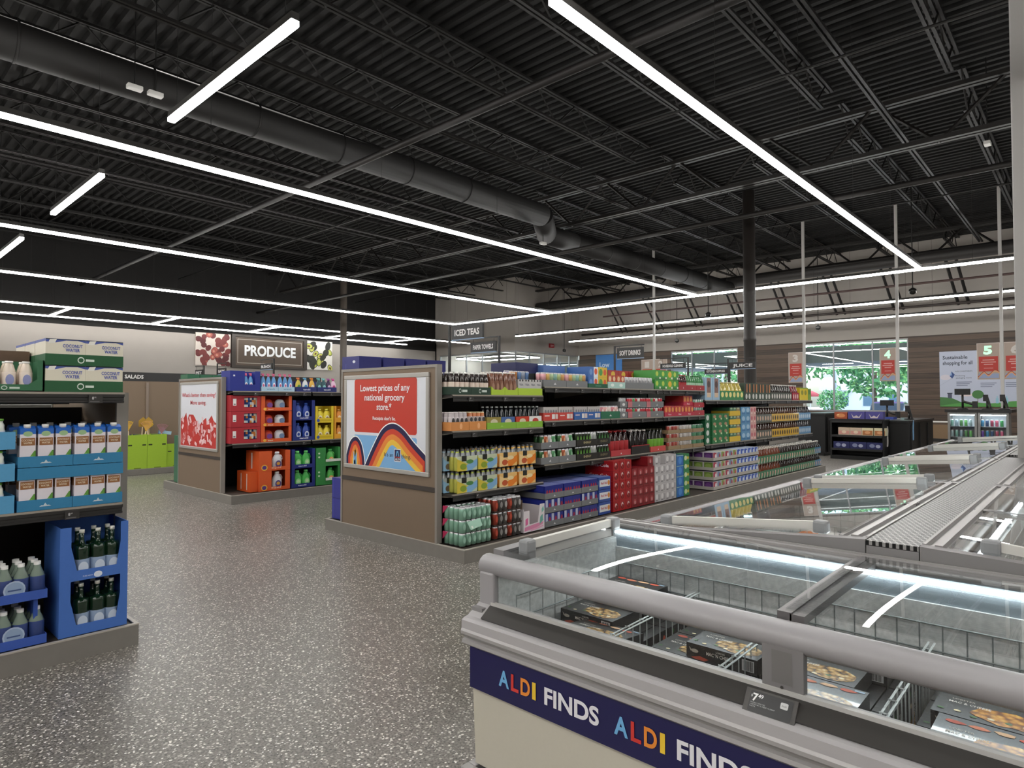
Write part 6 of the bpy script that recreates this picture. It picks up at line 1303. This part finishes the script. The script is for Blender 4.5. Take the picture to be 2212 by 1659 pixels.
b = MB(); b.box(27.57, 27.6, 17.8, 19.4, 2.0, 3.86, M('#3f82cf', .5)); pl = LEFTP(27.57, 19.4, 2.0); b.text(pl, 'Low', .55, 1.22, .26, '#cfe2f5', w=.62, bold=.03, off=.003); b.text(pl, 'prices', .62, .82, .26, '#cfe2f5', w=.85, bold=.03, off=.003); b.text(pl, 'everyday', .75, .42, .26, '#cfe2f5', w=1.15, bold=.03, off=.003)
tag(b.obj('wall_poster'), 'bright blue poster reading Low prices on the wood wall behind SOFT DRINKS', 'poster')
def lane_sign(y0, y1, n, lit, label, z0=2.03, z1=2.95):
    b = MB(); b.box(19.985, 20.015, y0, y1, z0, z1, M('#b5a193', .5)); pl = LEFTP(19.985, y1, z0); w, h = y1 - y0, z1 - z0
    b.rect(pl, 0, h - .015, w, h, '#ddd3c9'); b.rect(pl, 0, 0, .012, h, '#ddd3c9'); b.rect(pl, w - .012, 0, w, h, '#ddd3c9')
    b.text(pl, n, w * .48, h * .70, h * .22, emis('lit_number', (.12, .75, .33), .9) if lit else M('#d9d2cb', .4), w=w * .38, bold=.05, off=.003)
    b.rect(pl, .04, h * .22, w - .04, h * .63, '#c8352b', .001)
    for i in range(4): b.rect(pl, w * (.25, .18, .3, .3)[i], h * (.52, .46, .40, .30)[i], w * (.75, .82, .7, .7)[i], h * (.545, .485, .425, .315)[i], '#e0a39b', .002)
    b.rect(pl, .03, .03, w - .03, h * .16, '#98a6c9', .001)
    cv = curve([(.02, h * .06), (w * .3, h * .2), (w * .5, h * .12), (w * .75, h * .24), (w - .02, h * .2)])
    for (u0, v0), (u1, v1) in zip(cv, cv[1:]): b.poly(pl, [(u0, v0 - .035), (u1, v1 - .035), (u1, v1), (u0, v0)], '#e0a070', .0015); b.poly(pl, [(u0, v0), (u1, v1), (u1, v1 + .02), (u0, v0 + .02)], '#a8452f', .002)
    tag(b.obj('lane_sign'), label, 'sign', 'checkout lane signs')
for y, nm in ((11.57, 'behind the SOFT DRINKS sign'), (6.505, 'beside lane sign 3'), (4.06, 'beside lane sign 4'), (1.79, 'between lane signs 5 and 6')):
    b = MB(); b.box(19.965, 20.035, y - .035, y + .035, 0, 6.9, M('#c9c6c2', .5)); tag(b.obj('sign_pole'), 'thin white floor-to-roof pole ' + nm, 'pole', 'white lane sign poles')
lane_sign(11.606, 12.08, '1', False, 'tan checkout lane sign with number 1, high behind the drinks run'); lane_sign(11.07, 11.534, '2', False, 'tan checkout lane sign with number 2, half hidden beside number 1')
lane_sign(6.541, 6.96, '3', False, 'tan and red checkout lane sign with white number 3'); lane_sign(4.096, 4.50, '4', True, 'tan and red checkout lane sign with lit green number 4')
lane_sign(1.826, 2.30, '5', True, 'tan and red checkout lane sign with lit green number 5'); lane_sign(1.28, 1.754, '6', False, 'tan and red checkout lane sign cut by the pale post', )
# black impulse shelf facing the shopper
rt = empty('checkout_shelf', (17.8, 3.93, 0)); tag(rt, 'black three-level impulse shelf at the end of the checkout, facing the freezers', 'shelf'); BB = M('#0c0c0d', .45)
b = MB(); b.box(0, .5, 0, .04, 0, 1.0, BB); b.box(0, .5, 1.2, 1.24, 0, 1.0, BB); b.box(.46, .5, .04, 1.2, 0, 1.0, BB); b.box(.0, .46, .04, 1.2, 0, .1, BB); b.obj('cabinet', rt)
for z in (.28, .62, .985): b = MB(); b.box(-.03, .46, .04, 1.2, z - .03, z, M('#171718', .35)); b.box(-.04, -.03, .04, 1.2, z - .05, z + .005, M('#2a2a2b', .35)); b.obj('shelf_board', rt)
b = MB(); b.box(-.05, .5, -.02, 1.26, .985, 1.03, M('#19191a', .35)); b.obj('top_board', rt)
carton('obx', .30, .3, .18, '#a84a26', front=[], left=[('e', .5, .5, .3, .25, '#d98a4a')], name='snack_box'); carton('pbx', .37, .3, .185, '#4a4690', left=[('p', [(.15, .7), (.4, .35), (.5, .6), (.85, .8), (.7, .2), (.3, .15)], '#c3b8ba')], name='snack_box')
def endplace(key, y, x, z, w, label, cat, grp=None): place(key, (x, y, z), label, cat, grp, rz=0)
def facebox(key, w, h, d, col, items, name):       # box whose printed face looks to -x
    def f(): b = MB(); b.box(0, d, -w, 0, 0, h, M(col, .45)); art(b, LEFTP(0, 0, 0), w, h, items); return b.obj(name)
    proto(key, f)
facebox('s1', .30, .17, .25, '#a84a26', [('e', .5, .5, .35, .3, '#d3824a'), ('e', .3, .6, .1, .1, '#e6c08a')], 'snack_box'); facebox('s2', .385, .185, .25, '#4a4690', [('p', [(.2, .75), (.35, .3), (.5, .5), (.65, .3), (.85, .8), (.7, .15), (.3, .15)], '#c9bcbc')], 'snack_box')
facebox('s3', .27, .19, .2, '#c9b29a', [('r', .05, .1, .95, .55, '#d8968a'), ('e', .5, .4, .2, .2, '#e8d0b8')], 'snack_box'); facebox('s4', .25, .19, .2, '#d9cfa8', [('r', .05, .05, .95, .65, '#b5703f'), ('e', .5, .4, .25, .2, '#e0a070')], 'snack_box')
facebox('s5', .38, .17, .2, '#22285e', [('e', .3, .5, .16, .28, '#7f86a8'), ('e', .65, .45, .14, .25, '#a9adc4')], 'snack_box')
place('s1', (17.79, 5.06, 1.031), 'orange snack box on top of the black checkout shelf', 'box'); place('s2', (17.79, 4.74, 1.031), 'purple snack box with pale wings, left, on the black checkout shelf', 'box'); place('s2', (17.79, 4.34, 1.031), 'purple snack box with pale wings, right, on the black checkout shelf', 'box')
for i in range(4): place('s3' if i < 2 else 's4', (17.82, 4.98 - .275 * i, .621), J(('pink', 'brown')[i > 1], 'snack box,', nth(i, 4), 'on the middle level of the checkout shelf'), 'box')
for i in range(3): place('s5', (17.82, 5.10 - .39 * i, .281), J('navy snack box,', nth(i, 3), 'on the bottom level of the checkout shelf'), 'box', 'navy snack boxes')
def counter(x0, x1, y0, y1, label, arm=True, z=1.0):
    rt = empty('checkout_counter', (x0, y0, 0)); tag(rt, label, 'counter'); L_, W2 = x1 - x0, y1 - y0
    b = MB(); b.box(0, L_, 0, W2, .08, z - .05, BB); b.box(.05, L_ - .05, .05, W2 - .05, 0, .08, BLK2); b.obj('cabinet', rt)
    b = MB(); b.box(-.04, L_ + .02, -.03, W2 + .03, z - .05, z, M('#202022', .3)); b.obj('worktop', rt)
    for i in range(3): b = MB(); b.box(.15 + i * L_ / 3, .2 + i * L_ / 3, -.03, -.0, .1, z - .1, BLK2); b.obj('side_rib', rt)
    return rt
counter(18.35, 21.4, 3.5, 4.6, 'long black checkout counter behind the impulse shelf'); counter(18.5, 21.4, 5.5, 6.2, 'black checkout counter past the end of the drinks run', z=1.15)
def terminal(x, y, z, label, big=False):
    rt = empty('payment_terminal', (x, y, z)); tag(rt, label, 'terminal'); b = MB(); b.tube((0, 0, 0), (0, 0, .38 if big else .2), .025, BLK2, 8); b.lathe(0, 0, 0, [(.12, 0, BLK2), (.1, .03, BLK2)], 14); b.obj('stand', rt)
    b = MB(); zz = .36 if big else .2
    if big: b.box(-.05, .03, -.16, .16, zz, zz + .15, BB); b.tube((0, 0, .2), (.02, -.22, .12), .03, BLK2, 6); b.box(-.04, .06, -.3, -.2, .03, .2, BLK2)
    else: b.extr([(-.10, 0), (-.06, 0), (.03, .36), (-.01, .36)], 'x', -.04, .0, BLK2); b.box(-.05, .0, -.02, .08, .2, .36, BLK2)
    b.obj('screen', rt)
terminal(19.6, 4.25, 1.0, 'black till with a raised pole display in front of the bright window', True); terminal(19.4, 3.7, 1.0, 'black card terminal on the counter below lane sign 4'); terminal(19.5, 2.55, 1.28, 'black till screen above the left drink cooler', True); terminal(19.5, 2.05, 1.28, 'black card terminal above the right drink cooler'); terminal(19.5, 1.72, 1.28, 'black card terminal next to the pale post')
for k, (y, z0, c, l) in enumerate(((3.88, .35, '#c9c5c0', 'white strip of hanging sweets on the side of the checkout shelf'), (3.86, .5, '#7fb0dc', 'light blue hanging bag on the side of the checkout counter'))):
    b = MB(); xq = 18.0 if k == 0 else 18.6; yq = 3.9 if k == 0 else 3.46
    pts = [(.0, 0), (.07, .01), (.09, .12), (.06, .22), (.1, .33), (.05, .42), (.02, .3), (.01, .15)]; b.extr([(xq + u, z0 + v * 1.2) for u, v in pts], 'y', yq, yq + .02, M(c, .3)); tag(b.obj('hanging_pack'), l, 'bag')
b = MB(); b.box(19.1, 19.5, 4.0, 4.2, 1.0, 1.06, M('#3a4fae', .5)); tag(b.obj('leaflet_box'), 'small blue box on the black checkout counter', 'box')
def cooler(y0, label, cols):
    rt = empty('drink_cooler', (19.2, y0, 0)); tag(rt, label, 'cooler', 'small glass-door drink coolers'); w = .60; c = M('#8f8f8d', .4, .3)
    b = MB(); b.box(0, .55, 0, .03, .05, 1.2, c); b.box(0, .55, w - .03, w, .05, 1.2, c); b.box(.5, .55, .03, w - .03, .05, 1.2, M('#cfd4d8', .5)); b.box(0, .5, .03, w - .03, .05, .3, c); b.box(0, .5, .03, w - .03, 1.17, 1.2, c); b.obj('cabinet', rt)
    b = MB(); b.box(-.03, 0, 0, .05, .3, 1.2, c); b.box(-.03, 0, w - .05, w, .3, 1.2, c); b.box(-.03, 0, .05, w - .05, 1.15, 1.2, c); b.box(-.03, 0, .05, w - .05, .3, .34, c); b.obj('door_frame', rt)
    b = MB(); b.box(-.02, -.01, .05, w - .05, .34, 1.15, GLASS); b.obj('door_glass', rt); b = MB(); b.box(.03, .06, .05, w - .05, 1.13, 1.15, LEDC2); b.obj('light_tube', rt)
    for z in (.34, .60, .86): b = MB(); b.box(.04, .48, .04, w - .04, z - .01, z, M('#aab2b8', .4)); b.obj('wire_shelf', rt)
    for j, z in enumerate((.60, .86)):
        for i in range(5):
            k = 'cool' + cols[(i + j) % len(cols)]; one_can(k, cols[(i + j) % len(cols)], .032, .17); place(k, (19.28, y0 + w - .11 - .095 * i, z + .001), J('can in the', label.split(',')[0], ('lower', 'upper')[j] + ' row,', ORD[i]), 'can', 'cans in the drink coolers')
LEDC2 = emis('cooler_led', (.8, .93, 1), 40.0)
cooler(2.225, 'left glass-door drink cooler, under the till screens', ['#bcd8dc', '#8fc9b8', '#a9c6d6', '#6aa86a', '#7fd87a']); cooler(1.61, 'right glass-door drink cooler, next to the pale post', ['#7a4fc0', '#3f9fd6', '#3f5f8f', '#c0506f', '#e06a90', '#48b56a'])
b = MB(); b.box(19.15, 20.9, 1.55, 2.88, 1.205, 1.28, BLK2); tag(b.obj('counter_slab'), 'black counter slab over the two drink coolers', 'counter')
# exit sign, cameras, sprinkler bits
b = MB(); b.box(25.05, 25.38, 20.42, 20.5, 4.17, 4.38, M('#b3242c', .5)); b.text(FRONT(0, 25.05, 4.17, 20.42), 'EXIT', .165, .06, .09, '#e8c8c8', w=.24, bold=.02, off=.003); tag(b.obj('exit_sign'), 'small red EXIT sign on the pale wall above the glass vestibule', 'sign')
def dome(x, y, z, label):
    rt = empty('security_camera', (x, y, z)); tag(rt, label, 'camera', 'dome cameras hung from the roof'); b = MB(); b.tube((0, 0, .08), (0, 0, 7.395 - z), .014, BLK2, 6); b.obj('drop_rod', rt)
    b = MB(); b.lathe(0, 0, -.08, [(.03, 0, M('#20201f', .15)), (.075, .03, M('#20201f', .15)), (.085, .08, BLK2), (.085, .13, BLK2), (.03, .17, BLK2)], 16); b.obj('dome', rt)
dome(19.0, 3.5, 4.30, 'black dome camera below the nearest cross light, right of the column'); dome(19.0, 9.06, 4.2, 'black dome camera left of the black column under the cross light')
dome(24.9, 7.6, 4.17, 'black dome camera above the bright window'); dome(24.9, 13.3, 4.05, 'black dome camera above the left window'); dome(24.9, 19.4, 3.95, 'black dome camera beside the red exit sign')
for x, y, z, l in ((2.75, 9.25, 5.6, 'small white lit fixture under the large duct, left one'), (3.0, 9.25, 5.6, 'small white lit fixture under the large duct, right one'), (13.5, 1.35, 5.9, 'small white fixture hung near the upper right of the roof'), (12.0, 10.0, 5.35, 'small white fixture below the bend of the large duct')):
    rt = empty('roof_sensor', (x, y, z)); tag(rt, l, 'sensor'); b = MB(); b.box(-.09, .09, -.05, .05, -.03, .03, M('#dcdad6', .4)); b.obj('case', rt, bevel=.01)
    b = MB(); b.tube((0, 0, .03), (0, 0, 7.395 - z), .008, BLK2, 5); b.obj('drop_rod', rt)
# ================================================================ OUTSIDE
b = MB(); b.box(27.9, 160, -80, 110, -.3, -.06, M('#8f9aa6', .8, noise=.08, scale=1.2)); struct(b.obj('ground'))
b = MB(); b.box(28.0, 32.0, -8, 25, 3.05, 3.7, M('#8d918f', .7)); struct(b.obj('canopy_roof'))
for y in (-4.0, 4.0, 12.0, 20.0): b = MB(); b.box(31.5, 31.8, y, y + .3, -.06, 3.05, M('#b9b7b2', .6)); struct(b.obj('canopy_column'))
b = MB()
for i in range(14):
    b.box(36, 41, -12 + 3 * i, -11.88 + 3 * i, -.06, -.055, M('#e6e8ea', .7)); b.box(46, 51, -12 + 3 * i, -11.88 + 3 * i, -.06, -.055, M('#e6e8ea', .7))
struct(b.obj('road_markings'))
def car(x, y, col, label, rz=0):
    rt = empty('car', (x, y, -.06), rz); tag(rt, label, 'car'); c = M(col, .25, .2, coat=.6)
    b = MB(); b.extr([(-2.2, .35), (-2.25, .75), (-1.3, .95), (1.5, 1.0), (2.2, .85), (2.25, .35)], 'y', -.88, .88, c); b.obj('body', rt, bevel=.06)
    b = MB(); b.extr([(-1.25, .95), (-.55, 1.42), (1.0, 1.45), (1.7, 1.0)], 'y', -.76, .76, M('#2a333c', .1)); b.obj('windows', rt, bevel=.05); b = MB(); b.extr([(-.5, 1.42), (.95, 1.45), (.9, 1.5), (-.4, 1.48)], 'y', -.7, .7, c); b.obj('roof', rt)
    for a in (-1.4, 1.4):
        for s_ in (-.9, .7): b = MB(); b.tube((a, s_, .33), (a, s_ + .2, .33), .33, BLK2, 18); b.obj('wheel', rt)
car(38.2, 8.2, '#5a3f6e', 'purple car parked outside, seen through the right window', .1); car(38.6, 5.0, '#3d4754', 'dark car parked outside, seen behind the till display', .05); car(39.0, 14.3, '#b9bcc0', 'silver car parked outside the left window')
bl = empty('white_building', (78, 18, 0)); tag(bl, 'white flat building with dark windows across the car park', 'building')
b = MB(); b.box(0, 8, -3.2, 5.2, 0, 4.2, M('#e9e9e6', .8)); b.box(-2.5, 0, 2, 5, 2.6, 3.0, M('#e9e9e6', .8)); b.obj('wall', bl)
for i in range(3): b = MB(); b.box(-.05, 0, -2.3 + 2.5 * i, -1.3 + 2.5 * i, .9, 2.3, M('#5f7f92', .3)); b.obj('window', bl)
b = MB(); b.box(-.1, 8.1, -3.3, 5.3, 4.2, 4.45, M('#c9c9c6', .8)); b.obj('roof', bl)
b = MB(); b.lathe(0, 0, 0, [(1.3, 0, M('#b9474f', .7)), (.15, .6, M('#b9474f', .7))], 12); o = b.obj('parasol'); o.location = (70, 22.2, 1.9); tag(o, 'red patio parasol across the car park', 'parasol'); b = MB(); b.tube((0, 0, -1.96), (0, 0, .05), .05, WHITE, 6); b.obj('pole', o)
def tree(x, y, h, r, label, seed):
    rt = empty('leafy_tree', (x, y, -.06)); tag(rt, label, 'tree', 'trees beyond the car park'); b = MB(); b.tube((0, 0, 0), (0, 0, h * .55), .16, M('#5a4636', .8), 8); b.obj('trunk', rt)
    rr = random.Random(seed); b = MB(); mi = b.mi(LEAF)
    for k in range(620):
        u = rr.uniform(-1, 1); a = rr.uniform(0, 2 * PI); q = rr.uniform(.55, 1) ; s_ = math.sqrt(1 - u * u)
        c = Vector((r * q * s_ * math.cos(a), r * q * s_ * math.sin(a), h * .62 + h * .38 * q * u)); e = rr.uniform(.22, .42) * (r / 3)
        d1 = Vector((rr.uniform(-1, 1), rr.uniform(-1, 1), rr.uniform(-1, 1))).normalized(); d2 = d1.orthogonal().normalized()
        b.face([c - d1 * e, c - d2 * e * .6, c + d1 * e, c + d2 * e * .6], LEAF)
    b.obj('foliage', rt)
TR_ = [(50, 11.6, 6.4, 3.0), (53, 8.0, 5.6, 2.6), (58, 2.0, 6, 3.0), (62, 40, 8, 3.6), (60, 17.2, 2.6, 1.3)] + [(92 + 4 * (i % 2), -8 + 8.2 * i, 11.5 + (i * 7 % 3), 4.6) for i in range(9)]
for k, (x, y, h, r) in enumerate(TR_):
    tree(x, y, h, r, J('green tree outside,', ORD[k], 'of those seen through windows'), k)
for k, (x, y) in enumerate(((62, 17.5), (64, 29))):
    rt = empty('street_lamp', (x, y, -.06)); tag(rt, J('thin street lamp outside,', ('right', 'left')[k], 'of two'), 'street lamp'); b = MB(); b.tube((0, 0, 0), (0, 0, 6.5), .09, M('#a9b3ba', .5), 8); b.obj('pole', rt); b = MB(); b.box(-.5, .5, -.2, .2, 6.5, 6.65, M('#cfd6da', .5)); b.obj('lamp_head', rt)

b = MB(); c = M('#9cc9b2', .5); b.face([(4.16, 4.398, .352), (4.33, 4.397, .375), (4.325, 4.36, .31), (4.175, 4.36, .285)], c); b.face([(4.175, 4.362, .285), (4.325, 4.362, .31), (4.33, 4.399, .375), (4.16, 4.40, .352)], c)
for i in range(3): b.face([(4.19 + .045 * i, 4.3855 - .0, .333 + .006 * i), (4.21 + .045 * i, 4.3855, .336 + .006 * i), (4.212 + .045 * i, 4.364, .300 + .006 * i), (4.192 + .045 * i, 4.364, .297 + .006 * i)], '#dfe9dc')
tag(b.obj('torn_wrapper'), 'loose flap of pale mint film hanging off the middle mint can pack', 'wrapper')
